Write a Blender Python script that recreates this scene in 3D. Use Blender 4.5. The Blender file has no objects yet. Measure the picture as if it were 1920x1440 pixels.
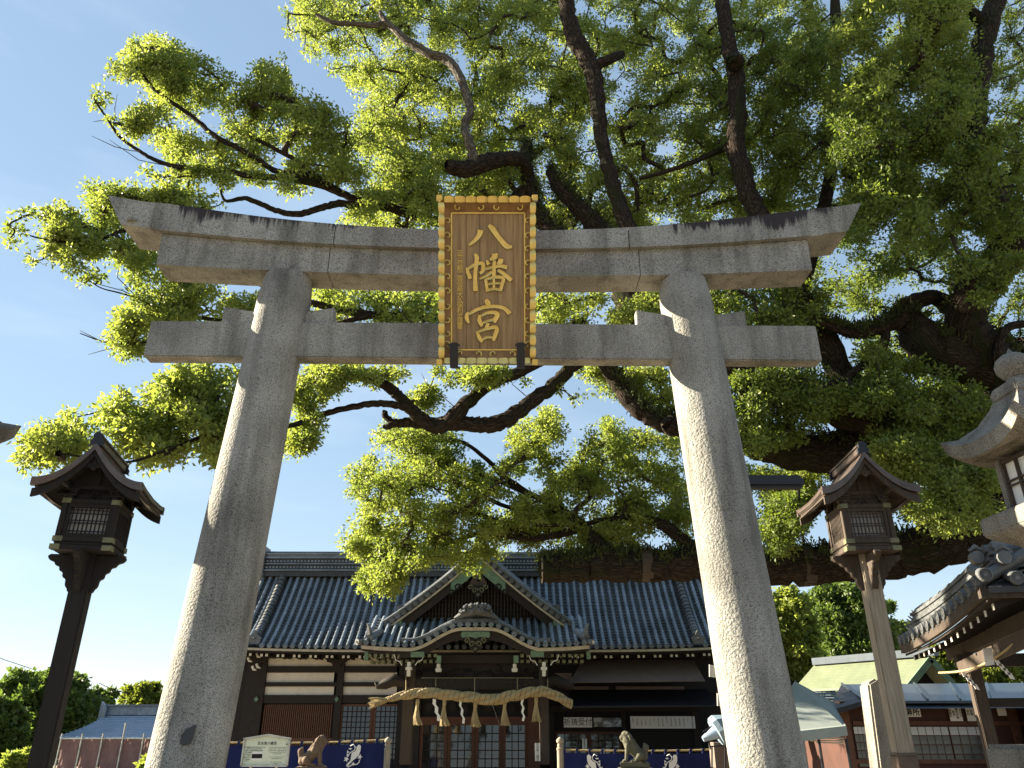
import bpy, math, random
import numpy as np
from mathutils import Vector, Matrix
random.seed(7); RNG = np.random.default_rng(7)
R = math.radians
scn = bpy.context.scene
# ---------------- camera, world, sun, exposure ----------------
PITCH = 24.4; FPX = 1420.0; EYE = 1.6
cam_d = bpy.data.cameras.new('camera'); cam = bpy.data.objects.new('camera', cam_d)
scn.collection.objects.link(cam); scn.camera = cam
cam.location = (0, 0, EYE); cam.rotation_euler = (R(90 + PITCH), 0, 0)
cam_d.sensor_width = 36; cam_d.lens = 36 * FPX / 1920; cam_d.clip_start = .05; cam_d.clip_end = 3000
SUN_EL = 22.0; SUN_BACK = 17.0          # sun stands to the left, 17 degrees beyond the gate's plane
sdir = Vector((-math.cos(R(SUN_BACK)) * math.cos(R(SUN_EL)), math.sin(R(SUN_BACK)) * math.cos(R(SUN_EL)), math.sin(R(SUN_EL))))
w = bpy.data.worlds.new('World'); scn.world = w; w.use_nodes = True
wn = w.node_tree.nodes; wl = w.node_tree.links
sky = wn.new('ShaderNodeTexSky'); sky.sky_type = 'NISHITA'; sky.sun_disc = False
sky.sun_elevation = R(SUN_EL); sky.sun_rotation = math.atan2(sdir.x, sdir.y)
sky.air_density = 1.0; sky.dust_density = 0.05; sky.ozone_density = 3.5
gm = wn.new('ShaderNodeGamma'); gm.inputs[1].default_value = .42; hs = wn.new('ShaderNodeHueSaturation'); hs.inputs['Saturation'].default_value = 1.24
wl.new(sky.outputs[0], gm.inputs[0]); wl.new(gm.outputs[0], hs.inputs['Color']); 
tcw = wn.new('ShaderNodeTexCoord'); mpw = wn.new('ShaderNodeMapping'); mpw.inputs['Scale'].default_value = (2.2, 2.2, 9); nzw = wn.new('ShaderNodeTexNoise'); nzw.inputs['Scale'].default_value = 1.6; nzw.inputs['Detail'].default_value = 7
rpw = wn.new('ShaderNodeValToRGB'); rpw.color_ramp.elements[0].position = .5; rpw.color_ramp.elements[1].position = .85; rpw.color_ramp.elements[1].color = (.2, .2, .2, 1)
mxw = wn.new('ShaderNodeMixRGB'); mxw.inputs[2].default_value = (2.6, 2.9, 3.1, 1)      # faint high wisps over the whole sky
wl.new(tcw.outputs['Generated'], mpw.inputs[0]); wl.new(mpw.outputs[0], nzw.inputs[0]); wl.new(nzw.outputs[0], rpw.inputs[0]); wl.new(rpw.outputs[0], mxw.inputs[0]); wl.new(hs.outputs[0], mxw.inputs[1]); wl.new(mxw.outputs[0], wn['Background'].inputs[0]); wn['Background'].inputs[1].default_value = .094
sl = bpy.data.lights.new('sun', 'SUN'); sl.energy = 5.0; sl.angle = R(.5); sl.color = (1, .86, .64)
so = bpy.data.objects.new('sun', sl); scn.collection.objects.link(so)
so.rotation_euler = (-sdir).to_track_quat('-Z', 'Y').to_euler()
scn.view_settings.view_transform = 'Standard'; scn.view_settings.look = 'None'
scn.view_settings.exposure = 2.4; scn.view_settings.gamma = 1
scn.cycles.use_denoising = True
scn.cycles.max_bounces = 7; scn.cycles.diffuse_bounces = 4; scn.cycles.transmission_bounces = 5; scn.cycles.transparent_max_bounces = 6
scn.cycles.caustics_reflective = False; scn.cycles.caustics_refractive = False

# ---------------- geometry helpers ----------------
CP, SP = math.cos(R(PITCH)), math.sin(R(PITCH))
def P(u, v, Y):
    x = (u - 960) / FPX; y = (720 - v) / FPX
    s = Y / (CP - y * SP)
    return Vector((x * s, Y, EYE + (SP + y * CP) * s))
def PX(u, v, Y): return P(u, v, Y).x
def PZ(v, Y): return P(960, v, Y).z
def link(o): scn.collection.objects.link(o); return o
def tag(o, label=None, cat=None, group=None, kind=None):
    if label: o['label'] = label
    if cat: o['category'] = cat
    if group: o['group'] = group
    if kind: o['kind'] = kind
    return o
def thing(name, label, cat, loc=(0, 0, 0), rz=0, group=None):
    o = bpy.data.objects.new(name, None); link(o); o.location = loc; o.rotation_euler = (0, 0, rz)
    o.empty_display_size = .1
    return tag(o, label, cat, group)
def copy_tree(o, parent=None):
    c = o.copy(); link(c); c.parent = parent
    for ch in o.children: copy_tree(ch, c)
    return c
def inst(name, data, parent, loc=(0, 0, 0), rot=(0, 0, 0), scale=(1, 1, 1)):
    o = bpy.data.objects.new(name, data); link(o); o.parent = parent
    o.location = loc; o.rotation_euler = rot; o.scale = scale; return o

class MB:
    def __init__(s): s.v = []; s.f = []
    def add(s, vs, fs):
        n = len(s.v); s.v += [tuple(p) for p in vs]; s.f += [tuple(i + n for i in f) for f in fs]; return s
    def box(s, x0, y0, z0, x1, y1, z1):
        vs = [(x, y, z) for z in (z0, z1) for y in (y0, y1) for x in (x0, x1)]
        return s.add(vs, [(0, 2, 3, 1), (4, 5, 7, 6), (0, 1, 5, 4), (2, 6, 7, 3), (0, 4, 6, 2), (1, 3, 7, 5)])
    def hexa(s, b, t):   # two quads -> solid
        return s.add(list(b) + list(t), [(3, 2, 1, 0), (4, 5, 6, 7)] + [(i, (i + 1) % 4, (i + 1) % 4 + 4, i + 4) for i in range(4)])
    def bar(s, a, b, w, h=None, up=(0, 0, 1)):
        a = Vector(a); b = Vector(b); h = h or w; d = (b - a).normalized(); u = Vector(up)
        if abs(d.dot(u)) > .98: u = Vector((0, 1, 0))
        r = d.cross(u).normalized() * w / 2; q = r.cross(d).normalized() * h / 2
        return s.hexa([a - r - q, a + r - q, a + r + q, a - r + q], [b - r - q, b + r - q, b + r + q, b - r + q])
    def tube(s, pts, rad, n=8, cap=True, jit=0, rng=None, flat=1):
        pts = [Vector(p) for p in pts]; m = len(pts)
        if not hasattr(rad, '__len__'): rad = [rad] * m
        base = len(s.v); ref = None
        for i, p in enumerate(pts):
            d = (pts[min(i + 1, m - 1)] - pts[max(i - 1, 0)]).normalized()
            if ref is None:
                ref = Vector((0, 0, 1)) if abs(d.z) < .9 else Vector((0, 1, 0))
            r = (ref - d * ref.dot(d)).normalized(); q = d.cross(r); ref = r
            for k in range(n):
                a = 2 * math.pi * k / n; rr = rad[i] * (1 + (rng.uniform(-jit, jit) if jit else 0))
                s.v.append(tuple(p + r * math.cos(a) * rr * flat + q * math.sin(a) * rr))
        for i in range(m - 1):
            for k in range(n):
                k2 = (k + 1) % n
                s.f.append((base + i * n + k, base + i * n + k2, base + (i + 1) * n + k2, base + (i + 1) * n + k))
        if cap:
            s.f.append(tuple(base + k for k in reversed(range(n)))); s.f.append(tuple(base + (m - 1) * n + k for k in range(n)))
        return s
    def lathe(s, prof, n=20, c=(0, 0, 0), ang=0):
        base = len(s.v)
        for r, z in prof:
            for k in range(n):
                a = 2 * math.pi * k / n + ang; s.v.append((c[0] + r * math.cos(a), c[1] + r * math.sin(a), c[2] + z))
        for i in range(len(prof) - 1):
            for k in range(n):
                k2 = (k + 1) % n; s.f.append((base + i * n + k, base + i * n + k2, base + (i + 1) * n + k2, base + (i + 1) * n + k))
        s.f.append(tuple(base + k for k in reversed(range(n)))); s.f.append(tuple(base + (len(prof) - 1) * n + k for k in range(n)))
        return s
    def prism(s, poly, a0, a1, plane='xz'):     # poly 2D extruded along third axis
        m = len(poly)
        def mk(p, t):
            return (p[0], t, p[1]) if plane == 'xz' else ((t, p[0], p[1]) if plane == 'yz' else (p[0], p[1], t))
        return s.add([mk(p, a0) for p in poly] + [mk(p, a1) for p in poly],
                     [tuple(reversed(range(m))), tuple(range(m, 2 * m))] + [(i, (i + 1) % m, (i + 1) % m + m, i + m) for i in range(m)])
    def sheet(s, rows, thick=0, tv=(0, 0, -1)):      # grid of points, optional thickness
        h = len(rows); wd = len(rows[0]); base = len(s.v)
        for r in rows: s.v += [tuple(p) for p in r]
        for i in range(h - 1):
            for j in range(wd - 1):
                a = base + i * wd + j; s.f.append((a, a + 1, a + wd + 1, a + wd))
        if thick:
            b2 = len(s.v); t = Vector(tv) * thick
            for r in rows: s.v += [tuple(Vector(p) + t) for p in r]
            for i in range(h - 1):
                for j in range(wd - 1):
                    a = b2 + i * wd + j; s.f.append((a, a + wd, a + wd + 1, a + 1))
            ring = [(0, j) for j in range(wd)] + [(i, wd - 1) for i in range(1, h)] + [(h - 1, j) for j in range(wd - 2, -1, -1)] + [(i, 0) for i in range(h - 2, 0, -1)]
            for k in range(len(ring)):
                (i1, j1), (i2, j2) = ring[k], ring[(k + 1) % len(ring)]
                s.f.append((base + i1 * wd + j1, b2 + i1 * wd + j1, b2 + i2 * wd + j2, base + i2 * wd + j2))
        return s
    def mesh(s, name, m=None, smooth=False, bevel=0):
        me = bpy.data.meshes.new(name); me.from_pydata(s.v, [], s.f); me.update()
        import bmesh
        bm = bmesh.new(); bm.from_mesh(me); bmesh.ops.recalc_face_normals(bm, faces=bm.faces)
        if bevel:
            es = [e for e in bm.edges if len(e.link_faces) == 2 and e.calc_face_angle(0) > .6]
            bmesh.ops.bevel(bm, geom=es, offset=bevel, segments=2, affect='EDGES', clamp_overlap=True)
        bm.to_mesh(me); bm.free()
        if m: me.materials.append(m)
        if smooth:
            for p in me.polygons: p.use_smooth = True
            try: me.set_sharp_from_angle(angle=R(45))
            except Exception: pass
        return me
    def build(s, name, m=None, parent=None, smooth=False, bevel=0, kind=None, label=None):
        o = bpy.data.objects.new(name, s.mesh(name, m, smooth, bevel)); link(o); o.parent = parent
        if kind: o['kind'] = kind
        if label: o['label'] = label
        return o
def fbox(mb, u0, v0, u1, v1, Y, dep=.05):   # box whose front face covers a picture rectangle at distance Y
    vm = (v0 + v1) / 2
    return mb.box(PX(u0, vm, Y), Y, PZ(v1, Y), PX(u1, vm, Y), Y + dep, PZ(v0, Y))

# ---------------- materials ----------------
def nt(name):
    m = bpy.data.materials.new(name); m.use_nodes = True
    n = m.node_tree.nodes; return m, n, m.node_tree.links, n['Principled BSDF']
def ramp(n, stops):
    r = n.new('ShaderNodeValToRGB'); e = r.color_ramp.elements
    while len(e) < len(stops): e.new(.5)
    for el, (p, c) in zip(e, stops): el.position = p; el.color = (*c, 1) if len(c) == 3 else c
    return r
def mat(name, c1, c2=None, sc=6, st=(1, 1, 1), rough=.7, bump=.2, bs=None, metal=0, spec=.4, det=6, vary=0):
    m, n, l, b = nt(name)
    tc = n.new('ShaderNodeTexCoord'); mp = n.new('ShaderNodeMapping'); mp.inputs['Scale'].default_value = st
    l.new(tc.outputs['Object'], mp.inputs[0])
    t = n.new('ShaderNodeTexNoise'); t.inputs['Scale'].default_value = sc; t.inputs['Detail'].default_value = det; t.inputs['Roughness'].default_value = .65
    l.new(mp.outputs[0], t.inputs[0])
    c2 = c2 or tuple(x * .6 for x in c1)
    r = ramp(n, [(.32, c2), (.68, c1)]); l.new(t.outputs[0], r.inputs[0]); col = r.outputs[0]
    if vary:
        oi = n.new('ShaderNodeObjectInfo'); rv = ramp(n, [(0, (1 - vary,) * 3), (1, (1 + vary,) * 3)]); l.new(oi.outputs['Random'], rv.inputs[0])
        tb = n.new('ShaderNodeTexNoise'); tb.inputs['Scale'].default_value = 1.1; tb.inputs['Detail'].default_value = 5; gm_ = n.new('ShaderNodeNewGeometry'); l.new(gm_.outputs['Position'], tb.inputs[0])
        rb_ = ramp(n, [(.3, (.55, .57, .55)), (.65, (1.1, 1.1, 1.1))]); l.new(tb.outputs[0], rb_.inputs[0])
        for src in (rv, rb_):
            mm = n.new('ShaderNodeMixRGB'); mm.blend_type = 'MULTIPLY'; mm.inputs[0].default_value = 1; l.new(col, mm.inputs[1]); l.new(src.outputs[0], mm.inputs[2]); col = mm.outputs[0]
    l.new(col, b.inputs['Base Color'])
    b.inputs['Roughness'].default_value = rough; b.inputs['Metallic'].default_value = metal; b.inputs['Specular IOR Level'].default_value = spec
    if bump:
        t2 = n.new('ShaderNodeTexNoise'); t2.inputs['Scale'].default_value = bs or sc * 4; t2.inputs['Detail'].default_value = 4
        l.new(mp.outputs[0], t2.inputs[0])
        bp = n.new('ShaderNodeBump'); bp.inputs['Strength'].default_value = bump; bp.inputs['Distance'].default_value = .02
        l.new(t2.outputs[0], bp.inputs['Height']); l.new(bp.outputs[0], b.inputs['Normal'])
    return m
def granite(name, base=(.30, .305, .295), stain=False, rough_bump=.5, dark=.35):
    m, n, l, b = nt(name)
    tc = n.new('ShaderNodeTexCoord')
    def noise(sc, det=2, src=None):
        t = n.new('ShaderNodeTexNoise'); t.inputs['Scale'].default_value = sc; t.inputs['Detail'].default_value = det
        l.new(src or tc.outputs['Object'], t.inputs[0]); return t
    sp = noise(115, 3); big = noise(1.6, 5); fine = noise(190, 2)
    dk = tuple(x * dark for x in base); lt = tuple(min(1, x * 1.25) for x in base)
    r1 = ramp(n, [(.36, dk), (.47, base), (.62, lt)]); l.new(sp.outputs[0], r1.inputs[0])
    r2 = ramp(n, [(.32, (.62, .61, .58)), (.66, (1.08, 1.07, 1.04))]); l.new(big.outputs[0], r2.inputs[0])
    mx = n.new('ShaderNodeMixRGB'); mx.blend_type = 'MULTIPLY'; mx.inputs[0].default_value = 1
    l.new(r1.outputs[0], mx.inputs[1]); l.new(r2.outputs[0], mx.inputs[2]); out = mx.outputs[0]
    if True:     # weather streaks running down the faces
        mp = n.new('ShaderNodeMapping'); mp.inputs['Scale'].default_value = (7, 7, .8); l.new(tc.outputs['Object'], mp.inputs[0])
        s1 = noise(1.0, 5, mp.outputs[0]); r3 = ramp(n, [(.48, (1, 1, 1)), (.72, (.45, .44, .42))]); l.new(s1.outputs[0], r3.inputs[0])
        m3 = n.new('ShaderNodeMixRGB'); m3.blend_type = 'MULTIPLY'; m3.inputs[0].default_value = .8
        l.new(out, m3.inputs[1]); l.new(r3.outputs[0], m3.inputs[2]); out = m3.outputs[0]
    if stain:
        at = n.new('ShaderNodeAttribute'); at.attribute_name = 'edge'
        mp = n.new('ShaderNodeMapping'); mp.inputs['Scale'].default_value = (9, .5, .7); l.new(tc.outputs['Object'], mp.inputs[0])
        s2 = noise(1.0, 6, mp.outputs[0]); s3 = noise(1.1, 2); mp4 = n.new('ShaderNodeMapping'); mp4.inputs['Scale'].default_value = (45, 3, 2.5); l.new(tc.outputs['Object'], mp4.inputs[0]); s4 = noise(1.0, 5, mp4.outputs[0])
        a1 = n.new('ShaderNodeMath'); a1.operation = 'MULTIPLY_ADD'; a1.inputs[1].default_value = .68; l.new(at.outputs['Fac'], a1.inputs[0])
        ad = n.new('ShaderNodeMath'); ad.operation = 'MULTIPLY_ADD'; ad.inputs[1].default_value = 2.2; l.new(s3.outputs[0], ad.inputs[0]); l.new(s2.outputs[0], ad.inputs[2])
        ad2 = n.new('ShaderNodeMath'); ad2.operation = 'MULTIPLY_ADD'; ad2.inputs[1].default_value = .6; l.new(s4.outputs[0], ad2.inputs[0]); l.new(ad.outputs[0], ad2.inputs[2])
        l.new(ad2.outputs[0], a1.inputs[2])
        r4 = ramp(n, [(.91, (0, 0, 0)), (.975, (1, 1, 1))])
        dv = n.new('ShaderNodeMath'); dv.operation = 'MULTIPLY'; dv.inputs[1].default_value = .36; l.new(a1.outputs[0], dv.inputs[0])
        l.new(dv.outputs[0], r4.inputs[0])
        m4 = n.new('ShaderNodeMixRGB'); l.new(r4.outputs[0], m4.inputs[0]); l.new(out, m4.inputs[1]); m4.inputs[2].default_value = (.035, .03, .035, 1); out = m4.outputs[0]
    l.new(out, b.inputs['Base Color']); b.inputs['Roughness'].default_value = .85; b.inputs['Specular IOR Level'].default_value = .25
    bp = n.new('ShaderNodeBump'); bp.inputs['Strength'].default_value = .9; bp.inputs['Distance'].default_value = .02
    t5 = noise(45, 4); l.new(t5.outputs[0], bp.inputs['Height']); l.new(bp.outputs[0], b.inputs['Normal'])
    return m
def leafmat(name, c1, c2, trans=.5):
    m, n, l, b = nt(name); n.remove(b); out = n['Material Output']
    g = n.new('ShaderNodeNewGeometry'); tc = n.new('ShaderNodeTexCoord')
    t = n.new('ShaderNodeTexNoise'); t.inputs['Scale'].default_value = .9; t.inputs['Detail'].default_value = 3; l.new(tc.outputs['Object'], t.inputs[0])
    ad = n.new('ShaderNodeMath'); ad.operation = 'MULTIPLY_ADD'; ad.inputs[1].default_value = .55
    l.new(g.outputs['Random Per Island'], ad.inputs[0]); l.new(t.outputs[0], ad.inputs[2])
    r = ramp(n, [(.35, c2), (.95, c1)]); l.new(ad.outputs[0], r.inputs[0])
    d = n.new('ShaderNodeBsdfPrincipled'); d.inputs['Roughness'].default_value = .5; d.inputs['Specular IOR Level'].default_value = .35
    l.new(r.outputs[0], d.inputs['Base Color'])
    tr = n.new('ShaderNodeBsdfTranslucent'); hs = n.new('ShaderNodeMixRGB'); hs.blend_type = 'MULTIPLY'; hs.inputs[0].default_value = 1
    l.new(r.outputs[0], hs.inputs[1]); hs.inputs[2].default_value = (1.75, 1.75, 1.0, 1); l.new(hs.outputs[0], tr.inputs[0])
    mx = n.new('ShaderNodeMixShader'); mx.inputs[0].default_value = trans
    l.new(d.outputs[0], mx.inputs[1]); l.new(tr.outputs[0], mx.inputs[2]); l.new(mx.outputs[0], out.inputs[0]); return m
def bark(name, c1, c2, c3):
    """furrowed bark: the 'bk' attribute runs round and (compressed) along each limb"""
    m, n, l, b = nt(name); tc = n.new('ShaderNodeAttribute'); tc.attribute_name = 'bk'; V = tc.outputs['Vector']
    t0 = n.new('ShaderNodeTexNoise'); t0.inputs['Scale'].default_value = 5; t0.inputs['Detail'].default_value = 6; l.new(V, t0.inputs[0])
    ad = n.new('ShaderNodeMixRGB'); ad.inputs[0].default_value = .18; l.new(V, ad.inputs[1]); l.new(t0.outputs[1], ad.inputs[2])
    v = n.new('ShaderNodeTexVoronoi'); v.inputs['Scale'].default_value = 26; v.feature = 'DISTANCE_TO_EDGE'; l.new(ad.outputs[0], v.inputs[0])
    f = n.new('ShaderNodeTexNoise'); f.inputs['Scale'].default_value = 40; f.inputs['Detail'].default_value = 5; l.new(V, f.inputs[0])
    h = n.new('ShaderNodeMath'); h.operation = 'MULTIPLY_ADD'; h.inputs[1].default_value = .35; l.new(f.outputs[0], h.inputs[0]); l.new(v.outputs[0], h.inputs[2])
    r = ramp(n, [(.14, c2), (.42, c1)]); l.new(h.outputs[0], r.inputs[0])
    t1 = n.new('ShaderNodeTexNoise'); t1.inputs['Scale'].default_value = 2.3; t1.inputs['Detail'].default_value = 7; l.new(V, t1.inputs[0])
    r2 = ramp(n, [(.52, (0, 0, 0)), (.66, (1, 1, 1))]); l.new(t1.outputs[0], r2.inputs[0])
    mx = n.new('ShaderNodeMixRGB'); l.new(r2.outputs[0], mx.inputs[0]); l.new(r.outputs[0], mx.inputs[1]); mx.inputs[2].default_value = (*c3, 1)
    l.new(mx.outputs[0], b.inputs['Base Color']); b.inputs['Roughness'].default_value = .95; b.inputs['Specular IOR Level'].default_value = .1
    bp = n.new('ShaderNodeBump'); bp.inputs['Strength'].default_value = 1; bp.inputs['Distance'].default_value = .07
    l.new(h.outputs[0], bp.inputs['Height']); l.new(bp.outputs[0], b.inputs['Normal']); return m
M = {}
M['granite'] = granite('granite'); M['granite_stain'] = granite('granite_stained', stain=True)
M['granite_lamp'] = granite('granite_lantern', (.25, .24, .22))
M['ground'] = mat('gravel', (.26, .215, .15), (.20, .165, .12), sc=20, bump=.4)
M['gold'] = mat('gold_leaf', (.74, .57, .20), (.55, .42, .13), sc=9, rough=.3, bump=.15, metal=.6, bs=30)
M['keyaki'] = mat('keyaki_board', (.36, .255, .14), (.17, .11, .055), sc=3.2, st=(8, .55, 1), rough=.6, bump=.15)
M['framewood'] = mat('frame_wood', (.30, .17, .07), (.18, .10, .04), sc=4, st=(2, 2, 2), rough=.6)
M['iron'] = mat('black_iron', (.012, .013, .02), rough=.5)
M['oldwood'] = mat('dark_weathered_wood', (.015, .012, .011), (.008, .007, .006), sc=5, st=(6, 6, .7), rough=.8, bump=.35)
M['midwood'] = mat('brown_weathered_wood', (.072, .054, .041), (.035, .026, .020), sc=5, st=(6, 6, .7), rough=.8, bump=.35)
M['greywood'] = mat('grey_weathered_post', (.38, .33, .26), (.20, .17, .13), sc=5, st=(8, 8, .5), rough=.85, bump=.35)
M['brass'] = mat('greened_brass', (.20, .20, .11), (.11, .11, .07), sc=8, rough=.5, metal=.3)
M['copperroof'] = mat('brown_copper_sheet', (.14, .108, .095), (.08, .064, .058), sc=5, rough=.38, metal=.45, bump=.1)
M['shoji'] = mat('shoji_paper', (.55, .56, .55), (.45, .46, .46), sc=3, bump=0)
M['tile'] = mat('grey_blue_roof_tile', (.24, .29, .35), (.12, .145, .18), sc=7, rough=.36, bump=.2, spec=.7, vary=.22)
M['tile2'] = mat('weathered_roof_tile', (.155, .165, .175), (.08, .086, .092), sc=7, rough=.45, bump=.25, spec=.5, vary=.2)
M['pan'] = mat('flat_roof_tile', (.085, .10, .12), (.05, .06, .07), sc=7, rough=.45, bump=.2, vary=.1)
M['tilejoint'] = mat('dark_roof_clay', (.05, .055, .062), (.03, .033, .037), sc=8, rough=.6)  # plain dark clay tone for roof decks and ridge bands
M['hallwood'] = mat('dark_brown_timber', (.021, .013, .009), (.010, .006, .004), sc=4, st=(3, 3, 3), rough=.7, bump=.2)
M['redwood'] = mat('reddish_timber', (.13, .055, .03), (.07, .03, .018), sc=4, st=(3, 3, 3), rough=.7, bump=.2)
M['plaster'] = mat('white_plaster', (.72, .68, .6), (.6, .56, .5), sc=3, bump=.05)
M['whitepaint'] = mat('white_painted_end', (.75, .73, .66), (.6, .58, .52), sc=6, bump=0)
M['copper'] = mat('verdigris_copper', (.15, .24, .16), (.09, .15, .10), sc=6, rough=.55, metal=.1)
M['eaveboard'] = mat('pale_eave_board', (.5, .45, .34), (.34, .3, .23), sc=4, bump=.1)
M['straw'] = mat('rice_straw', (.46, .37, .20), (.32, .25, .13), sc=10, st=(1, 1, 1), rough=.85, bump=1.0, bs=55)
M['paper'] = mat('white_paper', (.82, .82, .8), (.76, .76, .74), sc=3, bump=0)
M['ink'] = mat('black_ink', (.015, .015, .015), rough=.6, bump=0)
M['navy'] = mat('navy_cloth', (.008, .017, .10), (.005, .010, .07), sc=2, rough=.9, bump=.15)
M['komainu'] = mat('brown_sandstone', (.17, .12, .085), (.10, .07, .05), sc=8, rough=.9, bump=.6)
M['komainu2'] = mat('grey_green_stone', (.12, .12, .085), (.07, .07, .05), sc=8, rough=.9, bump=.6)
M['board'] = mat('pale_notice_enamel', (.68, .74, .60), (.62, .68, .55), sc=3, bump=0)
M['frame_al'] = mat('pale_metal_frame', (.55, .56, .52), rough=.4, metal=.5, bump=0)
M['brownwall'] = mat('red_brown_wall', (.065, .022, .014), (.04, .014, .009), sc=3, bump=.1)
M['tin'] = mat('grey_metal_roof', (.045, .062, .085), (.03, .045, .06), sc=3, rough=.35, metal=.3, bump=.05)
M['bluetin'] = mat('blue_steel_roof', (.32, .42, .55), (.25, .33, .45), sc=3, rough=.4, metal=.3, bump=.05)
M['greentin'] = mat('pale_green_copper_roof', (.145, .175, .11), (.11, .135, .085), sc=3, rough=.5, bump=.05)
M['tent'] = mat('white_tent_canvas', (.27, .31, .30), (.21, .25, .24), sc=2, rough=.8, bump=.05)
M['awning'] = mat('brown_grey_awning', (.16, .12, .10), (.12, .09, .08), sc=3, bump=.05)
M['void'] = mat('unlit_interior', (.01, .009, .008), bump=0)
M['mesh'] = mat('purple_safety_mesh', (.24, .15, .14), (.18, .11, .11), sc=4, rough=.9, bump=.1)
M['vinyl'] = mat('blue_grey_vinyl', (.25, .34, .42), (.18, .25, .32), sc=4, rough=.4)
M['bark'] = bark('camphor_bark', (.052, .041, .031), (.009, .007, .006), (.022, .027, .012))
M['deadbark'] = bark('bare_grey_bark', (.17, .155, .13), (.035, .03, .025), (.12, .10, .08))
M['twig'] = mat('dark_twig', (.035, .027, .02), (.018, .014, .011), sc=8, bump=0, rough=.9)
M['dimglass'] = mat('curtained_glass', (.13, .14, .13), (.05, .055, .05), sc=2.5, rough=.18, bump=0)
M['moss'] = mat('moss_and_fern', (.05, .07, .015), (.02, .03, .008), sc=8, bump=0, rough=.9)
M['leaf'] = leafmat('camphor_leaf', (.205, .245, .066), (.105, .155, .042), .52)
M['leafdark'] = leafmat('camphor_leaf_shaded', (.14, .185, .04), (.06, .10, .024), .45)  # darker camphor_leaf copy; shade of the right crown is put into its colour
M['leaffar'] = leafmat('evergreen_leaf', (.095, .145, .035), (.05, .085, .02), .38)
M['leaffar2'] = leafmat('pale_green_leaf', (.14, .17, .03), (.08, .11, .02), .45)
def glassm():
    m, n, l, b = nt('window_glass'); b.inputs['Base Color'].default_value = (.02, .022, .02, 1); b.inputs['Roughness'].default_value = .06
    b.inputs['IOR'].default_value = 1.7; b.inputs['Specular IOR Level'].default_value = .5
    tc = n.new('ShaderNodeTexCoord'); t = n.new('ShaderNodeTexNoise'); t.inputs['Scale'].default_value = 2.2; l.new(tc.outputs['Object'], t.inputs[0])
    bp = n.new('ShaderNodeBump'); bp.inputs['Strength'].default_value = .08; bp.inputs['Distance'].default_value = .05
    l.new(t.outputs[0], bp.inputs['Height']); l.new(bp.outputs[0], b.inputs['Normal']); return m
M['glass'] = glassm()
def text_mesh(s, size, m, parent, loc, rot, name='lettering', ext=.002, spacing=1.0, offset=0):
    cu = bpy.data.curves.new('text', 'FONT'); cu.body = s; cu.size = size; cu.extrude = ext; cu.align_x = 'CENTER'; cu.align_y = 'CENTER'
    cu.space_line = spacing; cu.offset = offset; cu.resolution_u = 3
    o = bpy.data.objects.new('text', cu); link(o); dg = bpy.context.evaluated_depsgraph_get(); dg.update()
    me = bpy.data.meshes.new_from_object(o.evaluated_get(dg)); bpy.data.objects.remove(o); bpy.data.curves.remove(cu)
    me.materials.clear(); me.materials.append(m)
    return inst(name, me, parent, loc, rot)
# ---------------- ground ----------------
g = MB().sheet([[(x, y, 0) for x in (-400, -60, -15, 0, 15, 60, 400)] for y in (-300, -30, -5, 5, 15, 40, 120, 700)]).build('ground', M['ground'])
tag(g, 'pale sandy gravel of the shrine precinct', kind='structure')

# ---------------- torii ----------------
TC = Vector((-.27, 6.82, 0)); torii = thing('torii_gate', 'large grey granite gate with two leaning round pillars and upswept stained lintel', 'gate', TC, R(.9))
def tz(y): return y - 6.82
rr = random.Random(3)
for sgn in (-1, 1):
    mb = MB(); N = 36; prof = []
    xb, zb, xt, zt = 2.328 * sgn, 1.55, 2.098 * sgn, 5.42
    sl_ = (xt - xb) / (zt - zb)
    rows = []
    for i in range(26):
        z = -.05 + (5.87 + .05) * i / 25
        r = .315 - (.315 - .265) * i / 25
        cx = xb + (z - zb) * sl_
        if z > 5.6: r -= .03 * ((z - 5.6) / .25) ** 2 * .6
        rows.append([(cx + r * math.cos(2 * math.pi * k / N) * (1 + rr.uniform(-.003, .003)), r * math.sin(2 * math.pi * k / N) * (1 + rr.uniform(-.003, .003)), z) for k in range(N + 1)])
    for r_ in rows: r_[-1] = r_[0]
    mb.sheet(rows); mb.build('pillar', M['granite'], torii, smooth=True)
    mb = MB().lathe([(.62, 0), (.62, .18), (.5, .3), (.40, .34)], 28, (2.42 * sgn, 0, 0)).build('pillar_base', M['granite'], torii, smooth=True)
MB().box(-3.37, tz(6.735), 4.934, 3.37, tz(6.90), 5.335).build('tie_beam', M['granite'], torii, bevel=.012)
for sgn in (-1, 1):
    for s2 in (-1, 1):
        x0 = 2.11 * sgn + .27 * s2 * .8; x1 = 2.11 * sgn + .27 * s2 * .9 + s2 * .32
        a = [(x0, 5.337), (x1, 5.337), (x1, 5.52), (x0, 5.46)]
        MB().prism(a, tz(6.765), tz(6.875), 'xz').build('wedge', M['granite'], torii, bevel=.008)
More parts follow.
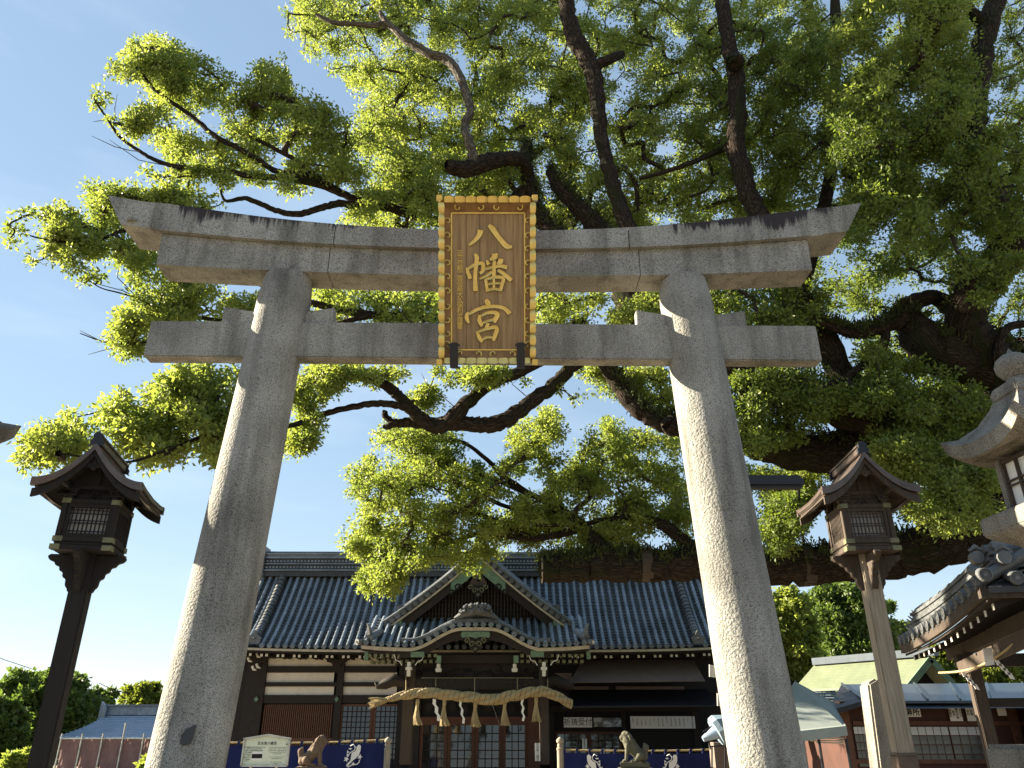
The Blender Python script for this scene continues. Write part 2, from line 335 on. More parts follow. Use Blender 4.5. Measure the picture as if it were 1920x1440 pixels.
def lint(half0, half1, zb, rb, pb, zt, rt, pt, y0, y1, name, m, sections):
    edges = [-1 + 2 * k / 48 for k in range(49)]
    objs = []
    for (a, b_) in sections:
        ts = [t for t in [a + (b_ - a) * k / 18 for k in range(19)]]
        bot = []; top = []
        for t in ts:
            xbm = half0 * t; xtp = half1 * t
            if abs(t) < .9: xbm = xtp = half0 * t + (half1 - half0) * t * max(0, (abs(t) - .8)) / .2
            tt = abs(t)
            bot.append((xbm, zb + rb * tt ** pb)); top.append((xtp, zt + rt * tt ** pt))
        mb = MB(); m_ = len(ts)
        for (y) in (y0, y1):
            mb.v += [(p[0], y, p[1]) for p in bot] + [(p[0], y, p[1]) for p in top]
        for k in range(m_ - 1):
            A = lambda side, tb, kk: side * 2 * m_ + tb * m_ + kk
            mb.f += [(A(0, 0, k), A(0, 0, k + 1), A(0, 1, k + 1), A(0, 1, k)), (A(1, 0, k), A(1, 1, k), A(1, 1, k + 1), A(1, 0, k + 1)),
                     (A(0, 0, k), A(1, 0, k), A(1, 0, k + 1), A(0, 0, k + 1)), (A(0, 1, k), A(0, 1, k + 1), A(1, 1, k + 1), A(1, 1, k))]
        for k in (0, m_ - 1): mb.f.append((A(0, 0, k), A(0, 1, k), A(1, 1, k), A(1, 0, k)))
        o = mb.build(name, m, torii)
        me = o.data; at = me.attributes.new('edge', 'FLOAT', 'POINT')
        for i, v in enumerate(me.vertices):
            t = min(1, abs(v.co.x) / half1); mid = (zb + rb * t ** pb + zt + rt * t ** pt) / 2
            at.data[i].value = 1.0 if v.co.z > mid else 0.0
        objs.append(o)
    return objs
G = .0012
lint(3.83, 4.05, 6.138, .262, 2.2, 6.364, .41, 2.1, tz(6.59), tz(7.04), 'top_lintel', M['granite_stain'], [(-1, -.415 - G), (-.415 + G, .39 - G), (.39 + G, 1)])
lint(3.40, 3.41, 5.843, .105, 2.0, 6.133, .192, 2.0, tz(6.65), tz(6.98), 'lower_lintel', M['granite'], [(-1, -.48 - G), (-.48 + G, .47 - G), (.47 + G, 1)])
MB().lathe([(.05, -.03), (.055, 0), (.04, .01)], 10).build('plug', M['granite'], torii).location = (-3.72, tz(6.59), 6.46)

a_ = [(-.045, -.05), (-.02, -.075), (.03, -.06), (.045, .0), (.05, .075), (-.01, .045), (-.045, .0)]
MB().prism([(-2.255 + p, 1.545 + q) for p, q in a_], -.3135, -.29, 'xz').build('repair_patch', M['tilejoint'], torii)
# ---------------- shrine name plaque ----------------
zc0 = 7.28; s_ = zc0 / FPX; PU, PV = 913.5, 525.0
xx = (PU - 960) / FPX * zc0; yy = (720 - PV) / FPX * zc0
ploc = Vector((xx, CP * zc0 - SP * yy, EYE + SP * zc0 + CP * yy))
plq = thing('shrine_plaque', 'tall wooden name plaque with scalloped gold frame and three raised gold characters', 'plaque', ploc)
plq.rotation_euler = (R(90 + PITCH), 0, 0)
def L(u, v, z=0): return ((u - PU) * s_, -(v - PV) * s_, z)
inner = (845, 395, 984, 655); outer = (826, 374, 1001, 676); DZ = -.11
bw = [845, 873, 898, 933, 962, 984]
for a, b_ in zip(bw[:-1], bw[1:]):
    p0 = L(a + .3, 655, DZ); p1 = L(b_ - .3, 395, DZ - .02)
    MB().box(p0[0], p0[1], DZ - .03, p1[0], p1[1], DZ).build('board', M['keyaki'], plq)
MB().box(*L(824, 679, -.16), *L(1003, 371, -.142)).build('backing_board', M['framewood'], plq)
def quadboard(o1, o2, i1, i2):
    f = [Vector(L(*o1, -.012)), Vector(L(*o2, -.012)), Vector(L(*i2, DZ)), Vector(L(*i1, DZ))]
    return MB().hexa([p + Vector((0, 0, -.03)) for p in f], f)
O = [(outer[0], outer[1]), (outer[2], outer[1]), (outer[2], outer[3]), (outer[0], outer[3])]
I = [(inner[0], inner[1]), (inner[2], inner[1]), (inner[2], inner[3]), (inner[0], inner[3])]
for k in range(4): quadboard(O[k], O[(k + 1) % 4], I[k], I[(k + 1) % 4]).build('frame_board', M['framewood'], plq)
for k in range(4):
    a = Vector(L(*I[k], DZ + .006)); b_ = Vector(L(*I[(k + 1) % 4], DZ + .006)); MB().bar(a, b_, .013, .014, (0, 0, 1)).build('inner_moulding', M['gold'], plq)
# scalloped gold rim, one strip per side
def rim(a, b_, n, outw):
    a = Vector(a); b_ = Vector(b_); d = b_ - a; Ln = d.length; d.normalize(); o = Vector(outw)
    mb = MB(); K = n * 10; rows = [[], [], [], []]
    for i in range(K + 1):
        t = i / K; ph = (t * n) % 1.0; b = abs(math.sin(math.pi * t * n)) ** .45
        edge = a + d * Ln * t
        oo = edge + o * (.006 + .014 * b); ii = edge - o * (.030 + .008 * b)
        h = .002 + .020 * b
        rows[0].append(oo + Vector((0, 0, -.05))); rows[1].append(oo + Vector((0, 0, h))); rows[2].append(ii + Vector((0, 0, h - .022))); rows[3].append(ii + Vector((0, 0, -.05)))
    mb.sheet(rows); base = 0; w_ = K + 1
    mb.f.append((0, w_, 2 * w_, 3 * w_)); mb.f.append((K, 3 * w_ + K, 2 * w_ + K, w_ + K))
    return mb.build('scalloped_rim', M['gold'], plq, smooth=True)
x0, y0 = 826, 372; x1, y1 = 1001, 678
rim(L(x0, y0 + 6), L(x0, y1 - 6), 13, (-1, 0, 0)); rim(L(x1, y1 - 6), L(x1, y0 + 6), 13, (1, 0, 0))
rim(L(x0 + 6, y0), L(x1 - 6, y0), 8, (0, 1, 0)); rim(L(x1 - 6, y1), L(x0 + 6, y1), 8, (0, -1, 0))
for (cu_, cv_) in ((824, 371), (1003, 371), (824, 679), (1003, 679)):
    p = L(cu_, cv_); MB().box(p[0] - .028, p[1] - .028, -.05, p[0] + .028, p[1] + .028, .018).build('rim_corner', M['gold'], plq, bevel=.006)
def spiral(cx, cy, z, r, a0, turns, mb, rad=.0055):
    pts = []; rs = []
    for i in range(15):
        t = i / 14; a = a0 + turns * t * 2 * math.pi; rr_ = r * (1 - .72 * t)
        pts.append((cx + math.cos(a) * rr_, cy + math.sin(a) * rr_, z)); rs.append(rad * (1 - .2 * t))
    mb.tube(pts, rs, 5)
def scroll(u, v, a0, tn, z=-.05):
    mb = MB(); p = L(u, v); spiral(p[0], p[1], z, .040, a0, tn, mb, .008); mb.build('scroll', M['gold'], plq, smooth=True)
for v in (412, 440, 465, 492, 518, 545, 572, 598, 624, 646):
    sg = 1 if (v // 13) % 2 else -1
    scroll(838, v, R(180), -.8 * sg, -.055); scroll(990, v, 0, .8 * sg, -.055)
for u in (858, 900, 932, 974): scroll(u, 386, R(90), .8 if u in (858, 932) else -.8, -.055)
for u in (862, 896, 925, 960): scroll(u, 663, R(270), -.8 if u in (862, 925) else .8, -.06)
# brush strokes: polylines in picture pixels with half widths
def stroke(pts, ws, mb, z0=DZ + .001, h=.022):
    P_ = [Vector(L(u, v)) for u, v in pts]; m = len(P_)
    # resample with catmull-rom
    Q = []; W = []
    for i in range(m - 1):
        p0, p1, p2, p3 = P_[max(i - 1, 0)], P_[i], P_[i + 1], P_[min(i + 2, m - 1)]
        for k in range(4):
            t = k / 4; Q.append(.5 * ((2 * p1) + (p2 - p0) * t + (2 * p0 - 5 * p1 + 4 * p2 - p3) * t * t + (3 * p1 - p0 - 3 * p2 + p3) * t ** 3)); W.append(ws[i] * (1 - t) + ws[i + 1] * t)
    Q.append(P_[-1]); W.append(ws[-1]); rows = [[], [], [], [], []]
    for i, q in enumerate(Q):
        d = (Q[min(i + 1, len(Q) - 1)] - Q[max(i - 1, 0)]).normalized(); nrm = Vector((-d.y, d.x, 0)); w_ = W[i] * s_ * 1.35
        for r_, (o_, zz) in zip(rows, ((-1, 0), (-.8, h), (0, h * .72), (.8, h), (1, 0))): r_.append(q + nrm * w_ * o_ + Vector((0, 0, z0 + zz)))
    b = len(mb.v); n_ = len(Q); mb.sheet(rows)
    for e in (0, n_ - 1): mb.f.append(tuple(b + r_ * n_ + e for r_ in range(5)))
def K(x, y): return (860 + x / 9.0, 400 + y / 9.0)      # close-up of the upper two characters
def K2(x, y): return (860 + x / 9.0, 540 + y / 9.0)     # close-up of the lowest character
c1 = MB(); stroke([K(365, 250), K(340, 330), K(265, 430), K(160, 510)], [5.2, 4.2, 3, 2.2], c1); stroke([K(500, 165), K(570, 230), K(650, 350), K(760, 480), K(820, 530), K(905, 535)], [2.5, 4.6, 4, 4.2, 4.4, 1.8], c1)
c2 = MB()
for pts, ws in [
    ([K(260, 660), K(300, 720), K(280, 900), K(270, 1100), K(280, 1290)], [2, 3.8, 3.2, 3.2, 4.2]),
    ([K(130, 890), K(150, 980), K(190, 1080)], [2.2, 3, 3.2]),
    ([K(150, 910), K(250, 850), K(380, 815), K(410, 860), K(400, 950), K(350, 990)], [2.2, 2.6, 3, 3.4, 3, 2.6]),
    ([K(600, 650), K(600, 710), K(520, 760)], [5, 5.2, 1.6]),
    ([K(470, 770), K(500, 840)], [1.8, 3.4]), ([K(710, 740), K(700, 790), K(640, 830)], [3.8, 4.6, 1.5]),
    ([K(420, 925), K(560, 890), K(700, 865), K(815, 890)], [2, 2.6, 2.9, 3.6]),
    ([K(600, 770), K(595, 900), K(590, 1050)], [2.6, 3.2, 3]),
    ([K(560, 960), K(470, 1030), K(345, 1085)], [2.6, 2.4, 1.4]),
    ([K(655, 930), K(760, 1000), K(890, 1110)], [2.2, 3.2, 3.6]),
    ([K(450, 1090), K(465, 1200), K(485, 1300)], [2.4, 2.5, 2.8]),
    ([K(450, 1095), K(600, 1055), K(750, 1070), K(730, 1180), K(700, 1290)], [2.2, 2.6, 3, 2.9, 2.4]),
    ([K(590, 1080), K(590, 1260)], [2, 2]), ([K(480, 1180), K(590, 1160), K(715, 1160)], [1.9, 1.9, 1.9]), ([K(480, 1280), K(590, 1255), K(700, 1275)], [2.2, 2.4, 2.4])]:
    stroke(pts, ws, c2)
c3 = MB()
for pts, ws in [
    ([K2(450, 180), K2(490, 240), K2(480, 320)], [3, 4.8, 2.4]),
    ([K2(145, 390), K2(125, 480), K2(165, 580)], [1.8, 3.6, 1.8]),
    ([K2(160, 430), K2(300, 350), K2(480, 300), K2(680, 300), K2(800, 350), K2(860, 420)], [2, 2.8, 3, 3, 3.4, 4]),
    ([K2(345, 440), K2(345, 540), K2(390, 630)], [2, 3.6, 2.6]),
    ([K2(370, 460), K2(480, 405), K2(600, 400), K2(650, 440), K2(610, 530), K2(620, 570)], [2, 2.6, 3.2, 4.2, 3.6, 2]),
    ([K2(390, 580), K2(500, 540), K2(600, 520)], [2, 2.2, 2.4]),
    ([K2(490, 580), K2(480, 620), K2(440, 680)], [2.6, 3, 2]),
    ([K2(300, 720), K2(340, 820), K2(390, 900)], [1.8, 3.4, 2.4]),
    ([K2(310, 730), K2(460, 680), K2(600, 650), K2(640, 690), K2(610, 790), K2(580, 880)], [2, 2.6, 3.2, 3.8, 3.4, 2.4]),
    ([K2(390, 860), K2(480, 820), K2(580, 825)], [2, 2.4, 2.2])]:
    stroke(pts, ws, c3)
for c in (c1, c2, c3): c.build('raised_character', M['gold'], plq, smooth=True)
text_mesh('\n'.join('正三位勲二等侯爵大久保利武謹書'), .062, M['gold'], plq, L(861, 541, DZ + .003), (0, 0, 0), 'small_inscription', .003, .82)
for u in (851.5, 976.5):
    mb = MB(); a = L(u, 0)[0]; y0_ = L(0, 649)[1]; y1_ = L(0, 690)[1]
    mb.box(a - .038, y1_, .018, a + .038, y0_, .034); mb.box(a - .038, y1_ , -.30, a + .038, y1_ + .018, .018)
    n_ = 10; pts = [(a + .058 * math.cos(math.pi * i / n_), y0_ + .035 * math.sin(math.pi * i / n_)) for i in range(n_ + 1)]
    mb.prism(pts, -.01, .03, 'xy'); mb.build('iron_bracket', M['iron'], plq)

# ---------------- tall wooden post lanterns ----------------
def make_wood_lantern(name, label, loc, rz, lean, mpost, mbody):
    t = thing(name, label, 'lantern', loc, rz, 'tall wooden lanterns on posts flanking the gate'); t.rotation_euler = (0, R(lean), rz)
    z0 = 2.95
    MB().box(-.085, -.085, 0, .085, .085, z0 + .35).build('post', mpost, t, bevel=.012)
    sl_o = MB(); sl_o.box(-.093, -.093, 0, .093, .093, 1.38)
    sl_o.build('base_sleeve', M['copperroof'], t, bevel=.006)
    mb = MB()
    for k in range(4):
        for j in range(6):
            q = -.07 + .028 * j
            c = {0: (q, -.095), 1: (q, .095), 2: (-.095, q), 3: (.095, q)}[k]
            mb.lathe([(.004, -.004), (.006, 0), (.004, .004)], 6, (c[0], c[1], 1.35))
    mb.build('nail_row', M['iron'], t)
    # carved brackets
    prof = [(.08, .0), (.08, .36), (.34, .36), (.36, .335), (.335, .30), (.29, .285), (.27, .25), (.235, .245), (.225, .20), (.19, .185), (.185, .14), (.15, .12), (.145, .06), (.12, .03), (.11, .0)]
    bm_ = MB().prism([(x, z) for x, z in prof], -.035, .035, 'xz').mesh('bracket', mbody, bevel=.006)
    for k in range(4): inst('bracket', bm_, t, (0, 0, z0 - .03), (0, 0, k * math.pi / 2))
    def ring(h, z, hh, nm, m): MB().box(-h, -h, z, h, h, z + hh).build(nm, m, t, bevel=.006)
    zb = z0 + .335
    ring(.275, zb, .045, 'lower_sill', mbody); ring(.255, zb + .047, .03, 'sill_fillet', mbody); ring(.268, zb + .079, .045, 'upper_sill', mbody)
    for zz, h in ((zb, .275), (zb + .079, .268)):
        for sx in (-1, 1):
            for sy in (-1, 1):
                mb = MB(); c = h + .003
                mb.box(min(sx * c, sx * (c - .09)), min(sy * c, sy * (c - .004)), zz - .002, max(sx * c, sx * (c - .09)), max(sy * c, sy * (c - .004)), zz + .047)
                mb.box(min(sx * c, sx * (c - .004)), min(sy * (c - .006), sy * (c - .09)), zz - .002, max(sx * c, sx * (c - .004)), max(sy * (c - .006), sy * (c - .09)), zz + .047)
                mb.build('corner_fitting', M['brass'], t)
    b0 = zb + .126; b1 = b0 + .33; hb = .235
    for sx in (-1, 1):
        for sy in (-1, 1): MB().box(sx * hb - .025, sy * hb - .025, b0, sx * hb + .025, sy * hb + .025, b1).build('corner_post', mbody, t, bevel=.004)
    MB().box(-.19, -.19, b0 + .02, .19, .19, b1 - .03).build('paper_lining', M['shoji'], t)
    for k in range(4):
        p = thing('lattice_window', None, None); p.parent = t; p.rotation_euler = (0, 0, k * math.pi / 2)
        del_ = MB(); w2 = .195
        fr = MB()
        fr.box(-w2 - .012, -hb - .012, b0, w2 + .012, -hb + .015, b0 + .035); fr.box(-w2 - .012, -hb - .012, b1 - .035, w2 + .012, -hb + .015, b1)
        fr.box(-w2 - .012, -hb - .011, b0 + .037, -w2 + .02, -hb + .014, b1 - .037); fr.box(w2 - .02, -hb - .011, b0 + .037, w2 + .012, -hb + .014, b1 - .037)
        fr.build('window_frame', mbody, p)
        vb = MB()
        for j in range(9):
            x = -.152 + .038 * j; vb.box(x - .0065, -hb - .006, b0 + .037, x + .0065, -hb + .004, b1 - .037)
        for z in (b0 + .06, b0 + .14, b0 + .165, b0 + .235, b0 + .27): vb.box(-.173, -hb + .0045, z - .005, .173, -hb + .011, z + .005)
        vb.build('lattice', mbody, p)
    ring(.262, b1, .045, 'head_beam', mbody)
    for sx in (-1, 1):
        for sy in (-1, 1):
            mb = MB(); c = .265
            mb.box(min(sx * c, sx * (c - .08)), min(sy * c, sy * (c - .004)), b1 - .001, max(sx * c, sx * (c - .08)), max(sy * c, sy * (c - .004)), b1 + .047)
            mb.box(min(sx * c, sx * (c - .004)), min(sy * (c - .006), sy * (c - .08)), b1 - .001, max(sx * c, sx * (c - .004)), max(sy * (c - .006), sy * (c - .08)), b1 + .047)
            mb.build('corner_fitting', M['brass'], t)
    f0 = b1 + .047
    MB().box(-.19, -.2, f0, .19, .2, f0 + .12).build('frieze_panel', mbody, t)
    # bracket complexes and frog-leg carving
    blk = MB()
    for (x, z, w_, h) in ((0, 0, .05, .03), (0, .03, .10, .022), (-.04, .055, .03, .025), (.04, .055, .03, .025), (0, .055, .03, .025), (0, .082, .13, .02)):
        blk.box(x - w_ / 2, -.025, z, x + w_ / 2, .025, z + h - .002)
    bme = blk.mesh('bracket_block', mbody)
    for sx in (-1, 1):
        for k, (x, y, r_) in enumerate(((sx * .205, -.235, 0), (sx * .205, .235, 0), (sx * .235, -.205, math.pi / 2), (sx * .235, .205, math.pi / 2))): inst('bracket_block', bme, t, (x, y, f0), (0, 0, r_))
    for k in range(4):
        mb = MB()
        for sg in (-1, 1): mb.tube([(sg * .075, -.212, f0 + .004), (sg * .05, -.212, f0 + .02), (sg * .025, -.212, f0 + .06), (sg * .02, -.212, f0 + .075), (0, -.212, f0 + .08)], [.009, .009, .008, .007, .006], 5)
        mb.lathe([(.001, -.018), (.018, 0), (.001, .018)], 8, (0, -.212, f0 + .03))
        o = mb.build('frieze_carving', mbody, t, smooth=True); o.rotation_euler = (0, 0, k * math.pi / 2)
    MB().box(-.27, -.235, f0 + .105, .27, -.19, f0 + .15).build('gable_beam', mbody, t, bevel=.008); MB().box(-.27, .19, f0 + .105, .27, .235, f0 + .15).build('gable_beam', mbody, t, bevel=.008)
    # roof : curved gable, ridge front to back
    zr = f0 + .50; ze = f0 + .085; W = .50; D = .50
    def rz_(x): a = abs(x) / W; return zr - (zr - ze) * (1.78 * a - .78 * a * a)
    xs = [-W + 2 * W * i / 24 for i in range(25)]
    def lift(x, y): return .035 * (abs(x) / W) ** 3 * (abs(y) / D) ** 2
    mb = MB(); mb.sheet([[(x, y, rz_(x) + lift(x, y)) for x in xs] for y in (-D, -D * .6, 0, D * .6, D)], .03)
    mb.build('roof_sheet', M['copperroof'], t, smooth=True)
    mb = MB(); mb.sheet([[(x * .98, y, rz_(x) + lift(x, y) - .034) for x in xs] for y in (-D * .97, 0, D * .97)], .012); mb.build('roof_boarding', mbody, t, smooth=True)
    gp = [(x * .82, rz_(x * .82) - .05) for x in xs]
    for yq in (-.215, .195): MB().prism([(-.40, f0 + .152), (.40, f0 + .152)] + gp[::-1], yq, yq + .02, 'xz').build('gable_board', mbody, t)
    for sg in (-1, 1): MB().box(min(sg * .22, sg * .26), -.46, rz_(.24) - .12, max(sg * .22, sg * .26), .46, rz_(.24) - .08).build('purlin', mbody, t)
    MB().box(-.022, -.46, zr - .11, .022, .46, zr - .05).build('ridge_purlin', mbody, t)
    MB().prism([(-.03, f0 + .152), (.03, f0 + .152), (.02, zr - .12), (-.02, zr - .12)], -.235, -.216, 'xz').build('king_post', mbody, t)
    for y, s2 in ((-D, -1), (D, 1)):     # thick gable edge, bargeboard
        m1 = MB(); m1.sheet([[(x, y - s2 * .002, rz_(x) + lift(x, y) + .012) for x in xs], [(x, y - s2 * .002, rz_(x) + lift(x, y) - .055 - .015 * abs(x) / W) for x in xs]], .05, (0, -s2, 0)); m1.build('roof_edge', M['copperroof'], t)
        m2 = MB(); m2.sheet([[(x * .97, y - s2 * .03, rz_(x) - .06) for x in xs], [(x * .97, y - s2 * .03, rz_(x) - .12 - .02 * abs(x) / W) for x in xs]], .03, (0, -s2, 0)); m2.build('bargeboard', mbody, t)
        mb = MB()
        for (x, z, r_) in ((0, -.17, .035), (-.04, -.20, .03), (.04, -.20, .03), (-.085, -.215, .022), (.085, -.215, .022), (0, -.225, .03), (0, -.145, .02)):
            mb.lathe([(r_ * .5, -.014), (r_, 0), (r_ * .5, .014)], 10, (0, 0, 0)); 
            k0 = len(mb.v) - 30
            for i in range(k0, len(mb.v)):
                a_, b_, c_ = mb.v[i]; mb.v[i] = (a_ + x, c_ + y - s2 * .075, b_ + z + zr)
        mb.build('gable_pendant', mbody, t, smooth=True)
        for sg in (-1, 1):
            mb = MB().tube([(sg * .24, y - s2 * .02, rz_(.24) - .095), (sg * .24, y - s2 * .06, rz_(.24) - .095)], .017, 8); mb.build('purlin_end', mbody, t)
    for sg in (-1, 1):
        e = MB(); e.sheet([[(sg * (W + .002), y, rz_(W) + lift(W, y) + .012) for y in (-D + .05, -.3, 0, .3, D - .05)], [(sg * (W - .03), y, rz_(W) + lift(W, y) - .07) for y in (-D + .05, -.3, 0, .3, D - .05)]], .03, (-sg, 0, 0)); e.build('eave_edge', M['copperroof'], t)
        rf = MB()
        for j in range(21):
            y = -.44 + .044 * j; rf.bar((sg * .25, y, f0 + .13), (sg * (W - .05), y, ze - .045), .015, .02)
        rf.build('rafters', mbody, t)
        rf = MB().bar((sg * .47, -.45, ze - .06), (sg * .47, .45, ze - .06), .03, .015).build('eave_batten', mbody, t)
    MB().box(-.035, -.44, zr + .002, .035, .44, zr + .07).build('ridge_beam', M['copperroof'], t, bevel=.006)
    MB().box(-.048, -.46, zr + .072, .048, .46, zr + .09).build('ridge_cap', M['copperroof'], t)
    for y in (-1, 1):
        pr = [(-.075, -.03), (-.055, -.005), (-.06, .03), (-.04, .06), (-.045, .095), (-.02, .12), (0, .127), (.02, .12), (.045, .095), (.04, .06), (.06, .03), (.055, -.005), (.075, -.03), (0, .0)]
        MB().prism([(x, z + zr) for x, z in pr], y * .46, y * .50, 'xz').build('ridge_end', M['iron'], t)
    return t
make_wood_lantern('wooden_lantern', 'nearly black wooden lantern on tall post left of the gate, pale paper behind lattice', (-4.22, 7.58, -.12), R(11), 0, M['oldwood'], M['oldwood'])
make_wood_lantern('wooden_lantern', 'brown wooden lantern on weathered grey post right of the gate, sunlit on its left side', (3.80, 8.18, 0), R(-4), 0, M['greywood'], M['midwood'])

# ---------------- stone lanterns ----------------
def make_stone_lantern(label, loc, rz, full=True):
    t = thing('stone_lantern', label, 'stone lantern', loc, rz, 'granite lanterns either side of the approach'); m = M['granite_lamp']
    def sq(prof, nm, tw=math.pi / 4): return MB().lathe([(r_ * math.sqrt(2), z) for r_, z in prof], 4, ang=tw).build(nm, m, t, bevel=.01)
    sq([(.78, 0), (.78, .8)], 'lowest_step'); 
    for (x0, x1) in ((-.66, -.01), (.01, .66)):
        for (y0, y1) in ((-.66, -.01), (.01, .66)): MB().box(x0, y0, .805, x1, y1, 1.58).build('pedestal_block', m, t, bevel=.03)
    MB().lathe([(.45, 0), (.56, .06), (.58, .2), (.5, .34), (.36, .42)], 22, (0, 0, 1.585)).build('rounded_base', m, t, smooth=True)
    sq([(.16, 2.01), (.155, 2.5), (.16, 2.98)], 'shaft')
    sq([(.17, 2.985), (.24, 3.06), (.37, 3.14), (.40, 3.17), (.40, 3.30), (.38, 3.32)], 'platform')
    for sx in (-1, 1):
        for sy in (-1, 1): MB().box(sx * .21 - .035, sy * .21 - .035, 3.325, sx * .21 + .035, sy * .21 + .035, 3.79).build('corner_pillar', m, t, bevel=.008)
    for k in range(4):
        p = bpy.data.objects.new('shoji_window', None); link(p); p.parent = t; p.rotation_euler = (0, 0, k * math.pi / 2)
        fr = MB()
        for (a, b_) in (((-.17, 3.34), (.17, 3.365)), ((-.17, 3.735), (.17, 3.76))): fr.box(a[0], -.245, a[1], b_[0], -.215, b_[1])
        for (a, b_) in (((-.17, 3.367), (-.15, 3.733)), ((.15, 3.367), (.17, 3.733)), ((-.008, 3.367), (.008, 3.733))): fr.box(a[0], -.244, a[1], b_[0], -.214, b_[1])
        for z in (3.54, 3.58): fr.box(-.149, -.238, z - .006, .149, -.221, z + .006)
        fr.build('frame', M['midwood'], p)
        MB().box(-.15, -.212, 3.35, .15, -.205, 3.75).build('paper_pane', M['paper'], p)
    # roof with upturned corners
    H = .475; rows = []; n_ = 24
    for lev, (hw, z) in enumerate(((H - .02, 3.80), (H, 3.92), (.40, 3.99), (.28, 4.09), (.19, 4.22), (.15, 4.30))):
        ring = []
        for k in range(n_ * 4):
            s2 = k // n_; q = (k % n_) / n_ * 2 - 1
            x, y = ((q, -1), (1, q), (-q, 1), (-1, -q))[s2]
            cor = min(abs(x), abs(y)) ** 3; up = (.13 if lev < 2 else .05 * (.5 if lev > 2 else 1)) * cor; out = 1 + (.06 * cor if lev < 2 else 0)
            ring.append((x * hw * out, y * hw * out, z + up))
        ring.append(ring[0]); rows.append(ring)
    mb = MB().sheet(rows); N_ = n_ * 4 + 1
    inner_r = []
    for (hw, z) in ((.36, 3.80), (.30, 3.86), (.25, 3.80)):
        ring = []
        for k in range(n_ * 4):
            s2 = k // n_; q = (k % n_) / n_ * 2 - 1; x, y = ((q, -1), (1, q), (-q, 1), (-1, -q))[s2]; ring.append((x * hw, y * hw, z + .02))
        ring.append(ring[0]); inner_r.append(ring)
    mb.sheet([rows[0]] + inner_r + [[(0, 0, 3.8)] * N_]); mb.f.append(tuple(5 * N_ + k for k in range(N_ - 1)))
    mb.build('roof', m, t)
    sq([(.165, 4.30), (.17, 4.36), (.15, 4.42)], 'finial_base')
    MB().lathe([(.10, 0), (.085, .05), (.11, .08), (.145, .13), (.15, .18), (.13, .235), (.08, .275), (.03, .29), (.012, .33), (.002, .345)], 22, (0, 0, 4.42)).build('jewel_finial', m, t, smooth=True)
    return t
make_stone_lantern('big granite lantern at right edge with onion finial and sunlit paper window', (4.41, 6.0, -.10), R(3))
sl2 = make_stone_lantern('granite lantern left of the gate of which only one upturned roof corner shows', (-4.84, 5.75, -.02), R(0))
mb = MB()
bb = [(.0, 0), (.42, .02), (.44, 1.0), (.40, 2.1), (.20, 2.32), (.05, 2.25), (-.02, 1.1)]
o = MB().prism(bb, 0, .3, 'xz').build('inscribed_stone', M['granite_lamp'], None, bevel=.03)
o.location = (PX(1636, 1360, 10.5), 10.5, 0); tag(o, 'rough upright granite slab standing just behind the grey lantern post', 'stone pillar')
o.scale = (.85, 1, (PZ(1288, 10.5)) / 2.2)
# ---------------- shrine hall ----------------
XC = -1.35
hall = thing('shrine_hall', 'dark timber worship hall with blue grey tiled roof, front gable and curved porch', 'shrine building', (XC, 31.5, 0))
def hp(name='hall'):   # parts are modelled in world coordinates, then parented with the inverse offset
    pass
HO = Vector((XC, 31.5, 0))
def HB(mb, name, m, parent=None, **k):
    if parent is None:
        mb.v = [(x - HO.x, y - HO.y, z - HO.z) for x, y, z in mb.v]; parent = hall
    return mb.build(name, m, parent, **k)
def RY(s): return 30.0 + 3.0 * s
def RZ(s): return 4.36 + 3.2 * (.74 * s + .26 * s * s)
def lift(x): return .16 * (abs(x - XC) / 10) ** 4
HX = 9.5
roof = MB()
xs = [XC - 10.8 + 21.6 * i / 40 for i in range(41)]
def smin(x): return 0
rows = []
for i in range(15):
    s = i / 14; hw = HX if s > .3 else 10.8 - 1.3 * s / .3
    rows.append([(XC + hw * (2 * k / 40 - 1), RY(s) + .03, RZ(s) + lift(XC + hw * (2 * k / 40 - 1)) * (1 - s) - .10) for k in range(41)])
roof.sheet(rows, .1); 
rows2 = [[(x, 66 - y, z) for x, y, z in r_] for r_ in rows]; roof.sheet(rows2, .1)
roofo = HB(roof, 'main_roof', M['tilejoint'])
SP_ = .293
def pans(x0, x1, s0, s1, n_c, name, fy, fz, lf, parent, ref):
    mb = MB(); rows = []; nx = max(2, round((x1 - x0) / (SP_ / 2)))
    for i in range(n_c):
        for e in (0, .97):
            s = s0 + (s1 - s0) * (i + e) / n_c
            rows.append([(x0 + (x1 - x0) * k / nx - ref.x, fy(s) - ref.y - (.02 if e == 0 else 0), fz(s) + lf(x0 + (x1 - x0) * k / nx) * (1 - s) + (.035 if e == 0 else .0) - (.03 if k % 2 else 0) - .04) for k in range(nx + 1)])
    mb.sheet(rows); return mb.build(name, M['pan'], parent, kind='stuff')
pans(XC - HX, XC + HX, 0, 1, 24, 'pan_tiles', RY, RZ, lift, roofo, HO)
